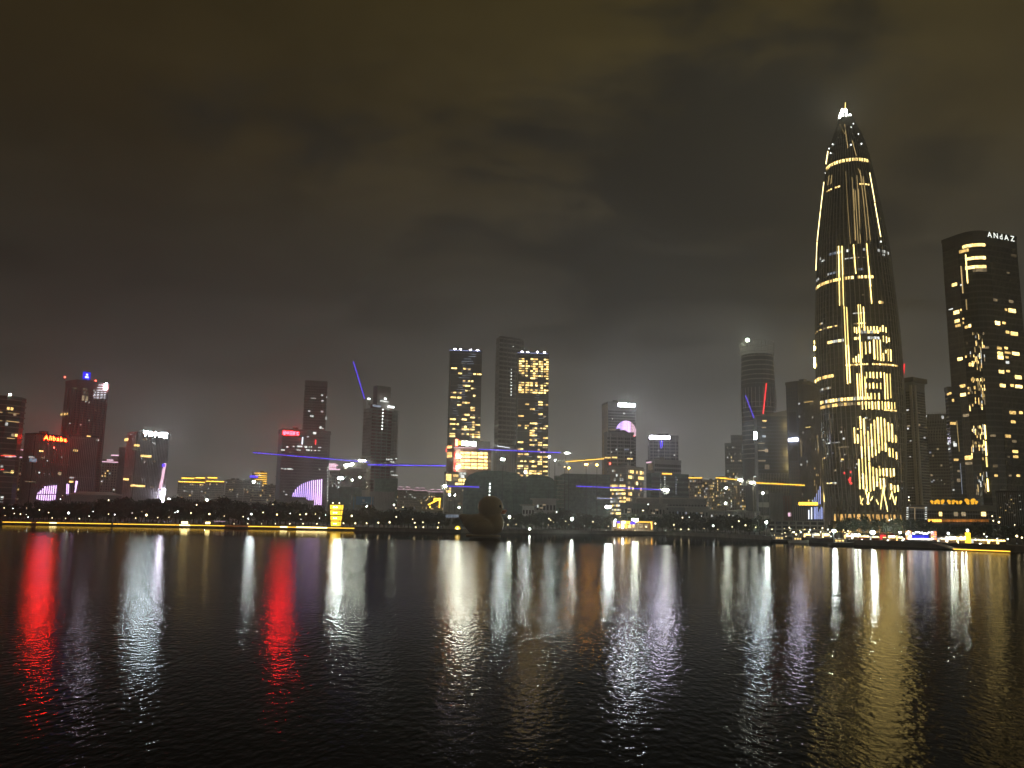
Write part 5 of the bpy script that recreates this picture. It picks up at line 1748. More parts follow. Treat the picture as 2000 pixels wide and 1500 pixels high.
# low mall with gold butterflies
poly = box1(1776, 1946, 1005, 400, 30)
b = Bld('mall', 'low dark mall with lit windows and an amber ground floor at right', 'building', poly, zat(1860, 991, (poly[0] + poly[1]) / 2), M['grey_clad'])
b.panes(0, 34, 4, .3, .95, .85, .8)
for px, w, m in ((1837, 6, 'w_warm'), (1867, 8, 'orange'), (1882, 8, 'w_dim'), (1921, 9, 'w_gold')):
    b.at(0, px, 1004, w, 8, m if m != 'orange' else 'w_dim')
for i in range(22):
    x = 1815 + i * 5.4
    b.at(0, x, 1017, 4.8, 5, 'amber_dim' if i > 4 else 'sign_amber', name='shop_window', off=.45)
f = b.F[0]
for (x0, y0, x1, y1) in ((1774, 991.5, 1808, 992.5), (1787, 992, 1787, 1015)):
    bar('portal_light', M['w_dim'], b.root, f.hit(x0, y0, 1.2), f.hit(x1, y1, 1.2), .3)
for x in (1772.5, 1808.5):
    for k in range(6):
        b.at(0, x, 992 + k * 4.3, 4, 1.8, 'w_white', name='portal_lamp', off=1.4)
for i, (x, s_, lab) in enumerate(((1824, 1.0, 'gold lit butterfly nearest the slim tower on the mall roof'), (1837, 1.2, 'gold lit butterfly second along the mall roof'), (1858, 1.15, 'gold lit butterfly third along the mall roof beside a pale patch'), (1873, .95, 'reddish gold lit butterfly fourth along the mall roof'),
                                  (1895, 1.5, 'widest gold lit butterfly on the mall roof'), (1904, .9, 'small gold lit butterfly last along the mall roof'))):
    p = f.hit(x, 984 + (i % 2), -1)
    r = thing('butterfly', lab, 'sculpture', (p.x, p.y, b.z1 + 1.2), 'butterflies on the mall roof')
    s2 = .82 * s_
    for sgn in (-1, 1):
        for (dx, dz, w, h) in ((1.0, 1.3, 1.9, 1.5), (.8, .35, 1.3, 1.0)):
            m1 = MB()
            cpt = Vector((p.x, p.y, b.z1 + 2.2)) + f.X * sgn * dx * s2 + Vector((0, 0, dz * s2 - .6))
            ax = (f.X * .8 + Vector((0, 0, .5 * sgn))).normalized()
            az = Vector((0, 0, 1)) - ax * ax.z
            ring = [cpt + ax * (w * .5 * s2 * math.cos(t * math.pi / 4)) + az.normalized() * (h * .5 * s2 * math.sin(t * math.pi / 4)) for t in range(8)]
            m1.add([v - f.N * .08 for v in ring] + [v + f.N * .08 for v in ring], [tuple(range(7, -1, -1)), tuple(range(8, 16))] + [(t, (t + 1) % 8, 8 + (t + 1) % 8, 8 + t) for t in range(8)])
            m1.build('wing', M['butter'], r)
    MB().tube((p.x, p.y, b.z1 + 1.2), (p.x, p.y, b.z1 + 3.6), .12, .1, 6).build('body', M['wood'], r)
poly = box1(1948, 2075, 1000, 430, 40)
b = Bld('low_block', 'dark low block with many small lamps at the right edge', 'building', poly, zat(1990, 962, poly[0]), M['black'])
b.fins(0, 30, .5, .6, mat=M['grey_clad']); b.panes(0, 28, 8)
for _ in range(46):
    b.at(0, rnd.uniform(1952, 2010), rnd.triangular(964, 1022, 984), rnd.uniform(1, 2.4), rnd.uniform(1, 1.8), rnd.choice(['w_white', 'w_dim', 'w_cool', 'w_warm']))

# ------------------------------------------------------------------ tower cranes
def lattice(mb, a, b, w, nseg=None, th=.26):
    a, b = Vector(a), Vector(b)
    d = b - a
    L = d.length
    n = nseg or max(3, int(L / (w * 1.6)))
    x = d.normalized()
    up = Vector((0, 0, 1)) if abs(x.z) < .9 else Vector((0, 1, 0))
    y = up.cross(x).normalized()
    z = x.cross(y)
    ch = (y * w * .5 - z * w * .4, -y * w * .5 - z * w * .4, z * w * .5)
    for c in ch:
        mb.beam(a + c, b + c, th)
    for i in range(n):
        p, q = a + d * (i / n), a + d * ((i + 1) / n)
        for k in range(3):
            c0, c1 = ch[k], ch[(k + 1) % 3]
            mb.beam(p + c0, q + c1, th * .6)
            mb.beam(p + c0, p + c1, th * .6)


def crane(label, pivot, tip, tail, Y, led, base=None, w=2.0, lamp=None, ledr=(0, 1), top=4.5, ltail=None, lw=.55):
    pv, tp, tl = P(*pivot, Y), P(*tip, Y), P(*tail, Y)
    bx = base or LAND
    r = thing('tower_crane', label, 'crane', (pv.x, pv.y, bx))
    mb = MB(); lattice(mb, (pv.x, pv.y, bx), pv, w * 1.05); mb.build('mast', M['steel'], r)
    mb = MB(); lattice(mb, pv, tp, w); mb.build('jib', M['steel'], r)
    mb = MB(); lattice(mb, pv, tl, w); mb.build('counter_jib', M['steel'], r)
    MB().box(tl - Vector((0, 0, 1.2)), 2.2, 1.4, 2.6).build('counterweight', M['conc'], r)
    MB().box(pv + Vector((1.3, -1.1, -1.6)), 1.5, 1.5, 2).build('cab', M['white'], r)
    apex = pv + Vector((0, 0, top))
    mb = MB(); mb.beam(pv, apex, .5).beam(apex, pv.lerp(tp, .6), .12).beam(apex, tl, .12); mb.build('tie_bar', M['steel'], r)
    a, b_ = pv.lerp(tp, ledr[0]), pv.lerp(tp, ledr[1])
    n_ = max(1, int((b_ - a).length / 11))
    off = Vector((0, -w * .62, 0))
    for i in range(n_):
        bar('led_strip', M[led], r, a.lerp(b_, i / n_) + off, a.lerp(b_, (i + .96) / n_) + off, lw, .3)
    if ltail:
        bar('led_strip', M[ltail], r, pv + off, tl + off, lw, .3)
    for lp in lamp or ():
        p = P(lp[0], lp[1], Y - 1.5)
        k = Y / FPX
        MB().ball(p, lp[2] * k, .8, lp[3] * k, 8, 5).build('work_lamp', M['sign_cream'], r)
    return r


crane('luffing crane with a steep blue lit jib above the unfinished tower', (712.5, 779), (690.5, 706), (722, 786), 778, 'led_blue', base=zat(720, 800, P(720, 800, 778).xy), lw=.85, top=3)
crane('crane with a long blue lit jib reaching left past the red signed block', (722, 903), (494, 884), (729, 904), 630, 'led_blue', lamp=((707, 899.5, 7, 1.6),), lw=.5)
crane('crane with a blue lit jib reaching right to the hotel block', (719, 908), (872, 910), (676, 909), 600, 'led_blue', lamp=((678, 908.5, 6, 1.7), (687.5, 906.5, 3, 2)), lw=.62, ltail=None)
crane('crane with a white bar and a blue lit jib across the twin towers', (966, 879), (1096, 884.5), (935, 877.5), 690, 'led_blue', lamp=((1108, 884.8, 5.5, 1.3, 'flood'),), ltail='led_blue', lw=.6)
crane('small crane with pale lit jib between the twin towers', (995, 875), (970, 871), (1004, 873), 720, 'led_white', lw=.45, top=2)
crane('crane with a low amber lit jib left of the half sun tower', (1105, 902), (1181, 896), (1092, 903), 700, 'led_yellow', lw=.4)
crane('low crane with a short blue lit jib over the green netted site', (872, 949.5), (937, 951.5), (866, 949), 625, 'led_blue', lamp=((869, 949.2, 3.4, 1.5),), lw=.75)
crane('low crane with a long blue lit jib before the balcony block', (1290, 956.5), (1124, 949.5), (1303, 957), 640, 'led_blue', lamp=((1300, 956.8, 7, 1.9),), lw=.55)
crane('crane with an amber lit jib at the pale stair tower', (1472, 943), (1572, 948), (1456, 942), 640, 'led_yellow', lamp=((1469, 942.5, 5, 1.8),), lw=.5)
crane('crane with a short amber jib over the brownish apartments', (1440, 937), (1404, 934), (1450, 937.5), 720, 'led_yellow', lamp=((1446, 937.5, 4.5, 1.8),), lw=.45)
crane('luffing crane with a blue lit jib before the round tower', (1475, 824), (1455, 772), (1480, 830), 990, 'led_blue', lw=.75, top=3)
crane('luffing crane with a red lit jib before the round tower', (1490, 808), (1496.5, 748), (1484, 816), 1000, 'led_red', lw=1.1, top=3)
crane('luffing crane with a red lit jib behind the slim tower', (1763, 739), (1765.5, 710), (1758, 745), 900, 'led_red', lw=1.2, top=3)
crane('small low crane with a pale jib under the balcony block', (1200, 974.5), (1165, 973), (1206, 975), 600, 'led_bluew', lw=.3, top=2)

# ------------------------------------------------------------------ floodlights on masts
def flood(px, py, Y, r_px, mat, label, n=1, name='floodlight'):
    p = P(px, py, Y)
    k = Y / FPX
    r = thing(name, label, 'lamp', (p.x, p.y, LAND))
    MB().tube((p.x, p.y + .6, LAND), (p.x, p.y + .6, p.z), .22, .14).build('pole', M['pole'], r)
    for i in range(n):
        q = p + Vector(((i - (n - 1) / 2) * r_px * k * 2.1, 0, 0))
        MB().ball(q, r_px * k * 1.05, .5 * max(1, Y / 600), r_px * k * .9, 10, 6).build('lamp_head', M[mat], r)
    mb = MB(); mb.box((p.x, p.y + .75, p.z), r_px * k * 2.1 * n, .4, r_px * k * 1.4); mb.build('housing', M['pole'], r)
    return r


for a in ((665, 934, 560, 2.7, 'flood_hi', 'brightest greenish floodlight above the lantern tower', 2), (688, 937.5, 570, 1.2, 'flood', 'small floodlight on a thin pole right of the brightest one', 1), (703, 932, 600, 1.4, 'flood', 'floodlight at the foot of the unfinished tower', 1),
          (717, 989, 520, 2.2, 'flood', 'floodlight just above the trees at the blue banner', 1), (495.5, 941, 1120, 2.5, 'flood_hi', 'floodlight in front of the gold banded tower', 1), (404, 977, 1090, 2.2, 'flood_hi', 'floodlight among the dim apartments behind the left trees', 1),
          (331, 974, 1080, 1.8, 'lamp_white', 'pale floodlight right of the tall violet light panel', 2), (982, 897, 560, 1.8, 'flood_hi', 'paired floodlight on a pole before the tallest unfinished tower', 2), (1073, 892, 560, 1.7, 'flood_hi', 'floodlight right of the right twin tower', 1),
          (1084, 899, 560, 1.0, 'flood', 'small floodlight low beside the right twin tower', 1), (1026, 922, 560, 1.8, 'flood_hi', 'floodlight on the rim of the darker netted site', 1), (1111, 914, 600, 1.8, 'flood_warm', 'amber floodlight above the left of the square netted site', 1),
          (1103, 911.5, 600, 1.0, 'lamp_warm', 'small amber lamp left of the amber floodlights', 1), (1145, 907, 620, 1.5, 'flood_warm', 'amber floodlight over the middle of the square netted site', 2), (1166, 908, 620, 1.9, 'flood_warm', 'amber floodlight over the right of the square netted site', 1),
          (1188, 990, 500, 2.6, 'flood_hi', 'big greenish floodlight low over the centre right trees', 2), (1418, 953, 640, 1.1, 'flood', 'paired floodlight before the brownish apartments', 2), (1417, 983, 530, 1.6, 'flood', 'floodlight left of the footbridge', 1),
          (1490, 963, 565, 1.7, 'flood', 'floodlight on the pale stair tower', 1), (1497, 1020, 360, 1.9, 'flood_hi', 'floodlight above the wharf at the moored boats', 1), (1705, 1040, 290, 3.6, 'flood_hi', 'dazzling floodlight in the middle of the night market', 1),
          (1629, 1037, 300, 2.8, 'flood_hi', 'bright floodlight at the left end of the night market', 1), (1758, 1040, 285, 1.2, 'flood', 'floodlight just left of the blue stage', 1), (878, 966.5, 560, 1.7, 'flood', 'left floodlight at the foot of the amber windows', 1),
          (888.5, 967, 560, 1.2, 'flood', 'right smaller floodlight at the foot of the amber windows', 1), (896.5, 991, 500, 1.3, 'flood', 'floodlight just left of the duck behind the trees', 1), (781, 999, 480, .9, 'lamp_warm', 'left of two small warm lamps at the netted mound', 1),
          (787, 990.5, 480, .8, 'lamp_warm', 'right of two small warm lamps at the netted mound', 1), (1266, 985, 520, 1.0, 'lamp_white', 'small lamp on a pole by the ribbed green wall', 1), (1256, 997, 500, 1.1, 'lamp_warm', 'warm lamp below the ribbed green wall', 1),
          (995, 1009.5, 395, 1.9, 'flood', 'white lamp with a red base right of the duck', 1), (1117, 1013.5, 440, 1.9, 'flood_hi', 'bright white lamp in the dark trees right of centre', 1), (769.5, 986, 450, .9, 'flood', 'tall white lamp column in the trees left of the duck', 1)):
    flood(*a)
# white lit column below the tall lamp
p = P(769.5, 990, 450)
# ------------------------------------------------------------------ trees
def make_tree(seed, h, cw, mat, dense=760):
    rr = random.Random(seed)
    tr = thing('tree', '', 'tree', (0, -500, 0))
    mb = MB()
    pts = [Vector((0, 0, 0))]
    for k in range(4):
        pts.append(pts[-1] + Vector((rr.uniform(-.25, .25), rr.uniform(-.25, .25), h * .16)))
    for i in range(4):
        mb.tube(pts[i], pts[i + 1], .26 - .05 * i, .21 - .05 * i, 7)
    tips = []
    for k in range(7):
        a = rr.uniform(0, 6.28)
        b0 = pts[2 + k % 3]
        e = b0 + Vector((math.cos(a) * cw * rr.uniform(.2, .36), math.sin(a) * cw * rr.uniform(.2, .36), h * rr.uniform(.12, .34)))
        mb.tube(b0, e, .1, .04, 5)
        tips.append(e)
    t = mb.mesh('trunk', mat and M['bark'])
    o = bpy.data.objects.new('trunk', t); COL.objects.link(o); o.parent = tr
    lobes = [(Vector((0, 0, h * .72)), cw * .34)] + [(e, cw * rr.uniform(.17, .27)) for e in tips]
    mb = MB()
    for _ in range(dense):
        c, r_ = rr.choice(lobes)
        d = Vector((rr.gauss(0, 1), rr.gauss(0, 1), rr.gauss(0, .8))).normalized() * r_ * rr.uniform(.45, 1.08)
        p_ = c + d
        if p_.z < h * .22: continue
        s_ = rr.uniform(.22, .55)
        u = Vector((rr.gauss(0, 1), rr.gauss(0, 1), rr.gauss(0, .6))).normalized()
        v = u.orthogonal().normalized()
        w = u.cross(v)
        v, w = v * s_, w * s_ * rr.uniform(.5, .9)
        mb.add([p_ - v, p_ - w, p_ + v + u * .1, p_ + w], [(0, 1, 2, 3)])
    me = mb.mesh('crown', mat)
    o = bpy.data.objects.new('crown', me); COL.objects.link(o); o.parent = tr
    return tr


PROTO = [make_tree(i, 10, 9, M['leaf'] if i % 2 else M['leaf2']) for i in range(6)]
used = set()


def plant(x, y, h, label, group):
    k = rnd.randrange(6)
    s = h / 10
    if k not in used:
        used.add(k)
        t = PROTO[k]
        t.location = (x, y, LAND - .05); t.rotation_euler = (0, 0, rnd.uniform(0, 6.28)); t.scale = (s, s, s)
        t['label'] = label
    else:
        t = clone(PROTO[k], (x, y, LAND - .05), rnd.uniform(0, 6.28), s, label)
    t['group'] = group
    return t


def treeline(prof, dmin, dmax, step, label, group):
    """prof: (px, top py) outline of the tree tops"""
    px = prof[0][0]
    while px < prof[-1][0]:
        for (x0, y0), (x1, y1) in zip(prof, prof[1:]):
            if x0 <= px <= x1:
                ty = y0 + (y1 - y0) * (px - x0) / (x1 - x0)
        Y = shore_y(px) + rnd.uniform(dmin, dmax)
        g = P(px, 1010, Y)
        h = max(2.5, (zat(px, ty + abs(rnd.gauss(0, 2.6)), g.xy) - LAND))
        plant(g.x, g.y, h, label, group)
        px += step * rnd.uniform(.7, 1.3)


T1 = 'dark leafy tree in the unlit row behind the gold shore strip'
treeline([(-30, 982), (60, 984), (110, 980), (150, 984), (200, 978), (260, 976), (300, 978), (345, 976), (390, 981), (430, 974), (455, 976), (480, 985), (520, 982), (560, 981), (600, 988), (640, 995), (660, 996)], 26, 60, 8.5, T1, 'trees along the left shore')
treeline([(-30, 998), (100, 996), (250, 995), (400, 996), (560, 997), (650, 1000)], 12, 26, 13, T1, 'trees along the left shore')
T2 = 'dark leafy tree on the unlit bank between the lantern tower and the duck'
treeline([(672, 1000), (700, 994), (720, 990), (745, 997), (800, 995), (830, 998), (860, 1000), (900, 1004)], 16, 60, 9, T2, 'trees left of the duck')
treeline([(680, 1010), (740, 1007), (800, 1008), (900, 1012)], 10, 18, 16, T2, 'trees left of the duck')
T3 = 'dark leafy tree on the unlit bank right of the duck'
treeline([(985, 1005), (1040, 1004), (1070, 1000), (1100, 997), (1140, 1003), (1180, 1008), (1230, 1006), (1290, 1007), (1310, 1002), (1350, 1006), (1400, 1008), (1440, 1010), (1480, 1012), (1500, 1016)], 20, 75, 8.5, T3, 'trees right of the duck')
treeline([(985, 1018), (1100, 1016), (1190, 1020)], 8, 18, 12, T3, 'trees right of the duck')
treeline([(1285, 1018), (1400, 1019), (1490, 1024)], 8, 18, 12, T3, 'trees right of the duck')
T4 = 'dim leafy tree behind the night market stalls'
treeline([(1630, 1016), (1660, 1010), (1700, 1011), (1740, 1014), (1790, 1018), (1830, 1023), (1870, 1024), (1910, 1022), (1960, 1026), (2040, 1026)], 26, 60, 12, T4, 'trees behind the night market')
# a lit palm and lit shrubs
def palm(px, pyt, Y, label, lamp):
    p = P(px, pyt, Y)
    r = thing('palm_tree', label, 'palm', (p.x, p.y, LAND))
    MB().tube((p.x, p.y, LAND), p, .22, .14).build('trunk', M['bark'], r)
    mb = MB()
    for k in range(11):
        a = k * 2 * math.pi / 11
        prev = p
        for s in range(1, 5):
            q = p + Vector((math.cos(a) * .55 * s, math.sin(a) * .55 * s, .5 * s - .17 * s * s))
            side = Vector((-math.sin(a), math.cos(a), -.3)) * (.32 * (1 - s / 6))
            mb.add([prev - side, prev + side, q + side * .7, q - side * .7], [(0, 1, 2, 3)])
            prev = q
    mb.build('crown', M['leaf'], r)
    MB().ball(Vector((p.x + .2, p.y - 1.0, LAND + .5)), .28).build('ground_lamp', M[lamp], r)
    return r


for a in ((1034, 1006, 440, 'palm lit pale green from below right of the duck', 'flood'), (812, 1013, 440, 'left yellow lit palm on the bank before the duck', 'gold_strip_hi'), (827, 1012, 440, 'middle amber lit palm on the bank before the duck', 'lamp_warm'), (855, 1012, 440, 'right amber lit palm on the bank nearest the duck', 'gold_strip_hi'),
          (1932, 1026, 285, 'palm lit pale by the market lamps at far right', 'lamp_white'), (1850, 1024, 300, 'dim palm behind the white market tents', 'lamp_white')):
    palm(*a)

# ------------------------------------------------------------------ lamps along the shores
HEAD = {}


def lamp(px, py, dY, r_m, mat, label, group):
    Y = shore_y(px) + dY
    p = P(px, py, Y)
    r = thing('park_lamp', label, 'lamp', (p.x, p.y, LAND), group)
    bar('pole', M['pole'], r, (p.x, p.y, LAND), (p.x, p.y, max(LAND + .3, p.z)), .09)
    if mat not in HEAD:
        HEAD[mat] = MB().ball((0, 0, 0), 1, 1, 1, 8, 5).mesh('lamp_head', M[mat])
    o = bpy.data.objects.new('lamp_head', HEAD[mat]); COL.objects.link(o); o.parent = r
    o.location = p - r.location; q_ = rnd.choice((.45, .6, .6, .8, 1.0)); o.scale = (r_m * q_, r_m * q_, r_m * q_ * 1.1)


LL = 'small white lamp on a post among the dark trees of the left shore'
for x, y, r_ in ((25, 993, .5), (28, 1003, .35), (40, 1004, .5), (52, 992, .28), (51, 1005, .3), (55, 1010, .25), (77, 996, .4), (95, 1001, .5), (134, 1002, .6), (182, 999, .25), (212, 1004, .5), (224, 1005, .5), (258, 1002, .32), (277, 999, .28),
                 (286, 1006, .62), (265, 1012, .32), (308, 1011, .5), (342, 1001, .38), (347, 999, .45), (373, 1002, .3), (491, 1004, .6), (514, 1001, .28), (475, 1009, .35), (485, 1013, .3), (567, 1003, .25), (598, 1004, .5), (588, 1014, .25), (8, 992, .5), (118, 975, .4), (122, 968, .25),
                 (212, 977, .3), (533, 985, .28), (384, 986, .3), (636, 1006, .32), (616, 1004, .3), (624, 1012, .25), (174, 1008, .2), (330, 1010, .22), (438, 1008, .2), (10, 1007, .22)):
    lamp(x, y, rnd.uniform(4, 11), r_ * .85, 'lamp_white' if rnd.random() < .45 else 'lamp_warm', LL, 'park lamps of the left shore')
LA = 'amber lamp on a post among the dark trees of the left shore'
for x, y, r_ in ((541, 1005, .5), (586, 1005, .45)):
    lamp(x, y, 6, r_, 'gold_strip_hi', LA, 'amber park lamps of the left shore')
LB = 'knee high warm lamp on the shore edge just above the gold strip'
for x, y in ((102, 1011.5), (128, 1012.5), (155, 1013), (457, 1023), (484, 1023), (511, 1023), (538, 1023), (566, 1023), (592, 1023), (619, 1023)):
    lamp(x, y, 2.2, .3, 'lamp_warm', LB, 'edge lamps on the left shore')
LC = 'small warm lamp on the dark bank between the lantern tower and the duck'
for x, y, r_ in ((671, 1022, .42), (694, 1022, .3), (716, 1022, .42), (739, 1021, .3), (761, 1020, .42), (774, 1009.5, .4), (773, 992, .3), (687, 1007.5, .38), (806, 1014, .35), (810, 1021, .25), (826, 1020, .3), (857, 1021, .3)):
    lamp(x, y, 5, r_, 'lamp_warm', LC, 'lamps on the dark bank left of the duck')
LD = 'small lamp among the dark trees right of the duck'
for x, y, r_ in ((1072, 1013, .5), (1075.5, 1016, .4), (1081, 1020, .3), (1071, 1025, .3), (1105, 1018, .35), (1158, 1019, .5), (1188, 1028, .35), (1111, 1025, .25), (1087, 1000, .4), (992, 1025, .3), (1008, 1024, .3), (1262, 1029, .5), (1280, 1022.5, .5), (1316, 1025, .5), (1393, 1027, .5), (1430, 1029, .45),
                 (1370, 1008, .3), (1333, 1011, .3), (1346, 1010, .3), (1424, 1006, .3), (1443, 1018, .35), (1462, 1033, .45), (1456, 1026, .3), (1476, 1030, .3), (1318, 1033, .3), (1330, 1034, .35), (1345, 1034, .35), (1353, 1042, .25), (1210, 1030, .25), (1142, 1027, .22), (1375, 1032, .25), (1402, 1034, .25), (1184, 1036, .2), (1240, 1036, .2), (1300, 1036, .22), (1335, 1043, .2)):
    lamp(x, y, rnd.uniform(3, 12), r_ * .85, 'lamp_warm' if rnd.random() < .7 else 'lamp_white', LD, 'lamps among the trees right of the duck')
LE = 'small festoon lamp on a post along the wharf beside the market'
for k in range(48):
    x = rnd.uniform(1500, 1664)
    y = rnd.triangular(1024, 1053, 1036) + (x - 1500) * .03
    lamp(x, y, rnd.uniform(3, 30), rnd.uniform(.12, .3), rnd.choice(['lamp_warm', 'lamp_warm', 'lamp_white', 'gold_strip_hi']), LE, 'festoon lamps on the wharf')
LG = 'small bright lamp on a post among the night market stalls'
for k in range(44):
    x = rnd.uniform(1655, 1962)
    lamp(x, 1043 + (x - 1655) * .042 + rnd.uniform(0, 12), rnd.uniform(6, 14), rnd.uniform(.2, .42), rnd.choice(['lamp_white', 'market', 'lamp_warm', 'gold_strip_hi']), LG, 'lamps of the night market')
LF = 'small lamp on a post along the quay at the far right'
for x, y, r_ in ((1922, 1043, .35), (1927, 1048, .4), (1948, 1053, .5), (1986, 1047, .55), (1996, 1050, .3), (1968, 1053, .25), (1982, 1025, .3), (1940, 1017, .4), (1951, 1020, .5), (1890, 1040, .4), (1852, 1042, .45), (1737, 1016, .35), (1741, 1014, .25), (1775, 971, .35), (1775, 977, .35), (1938, 1008, .3)):
    lamp(x, y, rnd.uniform(8, 20), r_ * .8, 'lamp_warm' if rnd.random() < .6 else 'lamp_white', LF, 'quay lamps at the far right')

# ------------------------------------------------------------------ the gold shore strip and the lantern tower
SEG = [(-60, 20, 0), (20, 62, 0), (62, 72, -1), (72, 98, 0), (98, 112, 1), (112, 182, 0), (182, 218, 0), (222, 250, 0), (250, 300, 0), (300, 352, 0), (352, 372, 1), (372, 402, 0), (402, 440, 0), (440, 486, -1), (486, 510, 0), (510, 548, 0), (548, 562, 1), (562, 580, 0), (580, 640, 1), (640, 693, 0)]
ORD = ['', 'first', 'second', 'third', 'fourth', 'fifth', 'sixth', 'seventh', 'eighth', 'ninth', 'tenth', 'eleventh', 'twelfth', 'thirteenth', 'fourteenth', 'fifteenth']
CNT = {0: 0, 1: 0, -1: 0}
for a, b_, m in SEG:
    pts_ = []
    for x in (a, (a + b_) / 2, b_ - .6):
        Yq = shore_y(x)
        g = P(x, 1018, Yq)
        pts_.append(Vector((g.x, g.y - .25, 1.15)))
    mid = (pts_[0] + pts_[2]) / 2
    CNT[m] += 1
    lab = {0: 'gold section of the left quay light strip, %s from the left', 1: 'bright pale section of the quay light strip, %s from the left', -1: 'dim amber section of the quay light strip, %s from the left'}[m] % ORD[CNT[m]]
    r = thing('light_strip', lab, 'light strip', mid, 'light strip sections on the left quay')
    for q0, q1 in zip(pts_, pts_[1:]):
        bar('led_tube', M['gold_strip_hi' if m == 1 else 'gold_strip' if m == 0 else 'amber_dim'], r, q0, q1, .25, .22 if m < 1 else .4)
        bar('mounting_rail', M['pole'], r, q0 + Vector((0, .12, -.4)), q1 + Vector((0, .12, -.4)), .1, .2)
# floating gold dock at the right
A, B = G(1862, 1072.5, .35), G(1973, 1077, .35)
r = thing('floating_dock', 'long low floating dock edged with gold light below the right market', 'dock', (A + B) / 2)
d = (B - A).normalized(); nrm = Vector((-d.y, d.x, 0))
MB().beam(A + nrm * 2 + Vector((0, 0, -.25)), B + nrm * 2 + Vector((0, 0, -.25)), 3.6, .5).build('deck', M['wood'], r)
for i in range(8):
    bar('led_tube', M['gold_strip'], r, A.lerp(B, i / 8), A.lerp(B, (i + .97) / 8), .12, .16)
mb = MB()
for i in range(9):
    p = A.lerp(B, i / 8) + nrm * .5
    mb.tube(p, p + Vector((0, 0, .9)), .05, n=5)
mb.build('post', M['pole'], r)
A2 = G(1829, 1068, .5)
bar('ramp', M['wood'], r, A2 + Vector((0, 0, .9)), A + nrm * 1.2, 2.2, .2)

Yl = shore_y(655) + 6
p0, p1 = P(656, 1021, Yl), P(656, 985.5, Yl)
r = thing('lantern_tower', 'yellow glowing lantern tower that widens upward at the end of the gold strip', 'tower', (p0.x, p0.y, LAND))
wb, wt = 15.5 * Yl / FPX, 22.5 * Yl / FPX
zb, zt = LAND + .3, p1.z
mbf = MB()
for t in range(4):
    f0, f1 = t / 4 + .025, (t + 1) / 4 - .025
    for s_ in range(4):
        a = math.pi / 2 * s_
        n_ = Vector((math.sin(a), -math.cos(a), 0)); u = Vector((math.cos(a), math.sin(a), 0))
        for half in (0, 1, 2):
            vs = []
            for f in (f0, f1):
                w = wb + (wt - wb) * f
                for e in (-.5 + half / 3 + .02, -.5 + (half + 1) / 3 - .02):
                    vs.append(Vector((p0.x, p0.y, zb + (zt - zb) * f)) + n_ * (w / 2 - .12) + u * (w * e))
            MB().add(vs, [(0, 1, 3, 2)]).build('panel', M['lantern'], r)
    w = wb + (wt - wb) * (t + .5) / 4
    for e in (-.14, .1):
        MB().ball((p0.x + w * e, p0.y - w / 2 - .05, zb + (zt - zb) * ((t + .5) / 4)), w * .10, .08, w * .075, 8, 5).build('inner_lamp', M['gold_strip_hi'], r)
for f in (0, .25, .5, .75, 1):
    w = wb + (wt - wb) * f
    z = zb + (zt - zb) * f
    for s_ in range(4):
        a = math.pi / 2 * s_
        n_ = Vector((math.sin(a), -math.cos(a), 0)); u = Vector((math.cos(a), math.sin(a), 0))
        c = Vector((p0.x, p0.y, z)) + n_ * w / 2
        mbf.beam(c - u * w / 2, c + u * w / 2, .16)
for s_ in range(4):
    a = math.pi / 2 * s_ + math.pi / 4
    for e in (0,):
        d = Vector((math.cos(a), math.sin(a), 0)) * .7071
        mbf.beam(Vector((p0.x, p0.y, zb)) + d * wb, Vector((p0.x, p0.y, zt)) + d * wt, .18)
mbf.build('frame', M['steel'], r)
MB().box((p0.x, p0.y, zt + .25), wt * 1.05, wt * 1.05, .3).build('roof', M['pole'], r)
for e in (-.28, .28):
    MB().ball((p0.x + wt * e, p0.y - wt * .3, zt + .75), .28).build('roof_lamp', M['lamp_warm'], r)
MB().box((p0.x, p0.y, LAND + .15), wb * 1.3, wb * 1.3, .3).build('base', M['conc'], r)

# two bright waterside kiosks and an A-frame on the left shore
for (px, py, wpx, hpx, lab) in ((361, 1018, 26, 6, 'glowing white shelter on the left shore behind the gold strip'), (406, 1019, 18, 6, 'glowing white shelter under the small lit frame on the left shore')):
    Yk = shore_y(px) + 5
    p = P(px, py, Yk); k = Yk / FPX
    r = thing('shelter', lab, 'shelter', (p.x, p.y, LAND))
    MB().box((p.x, p.y, LAND + .9), wpx * k * .4, 1.3, .9).build('lit_panel', M['gold_strip_hi'], r)
    MB().prism([(p.x - wpx * k / 2, p.y - 1.4), (p.x + wpx * k / 2, p.y - 1.4), (p.x + wpx * k / 2, p.y + 1.6), (p.x - wpx * k / 2, p.y + 1.6)], LAND + 2, LAND + 2.15).build('roof', M['white'], r)
    for e in (-.48, .48):
        bar('post', M['pole'], r, (p.x + wpx * k * e, p.y - 1.2, LAND), (p.x + wpx * k * e, p.y - 1.2, LAND + 2), .12)
    if px > 400:
        q = P(409, 1004, Yk)
        for e in (-1, 1):
            bar('frame_leg', M['wood'], r, (q.x + e * 2.2, q.y, LAND + 1.6), q, .18)
        MB().ball(q, .4).build('frame_lamp', M['lamp_warm'], r)
        A_ = P(418, 1018, Yk)
        bar('led_tube', M['led_pink'], r, A_, P(440, 1018.3, Yk), .18)

# ------------------------------------------------------------------ the big duck
YD = 322.0
kd = YD / FPX
DC = P(943, 1040, YD)
duck = thing('inflatable_duck', 'giant inflatable yellow duck floating unlit on the lake, facing right', 'inflatable duck', (DC.x, YD, 0))


def dp(px, py, dy=0):
    q = P(px, py, YD)
    return Vector((q.x, YD + dy, q.z))


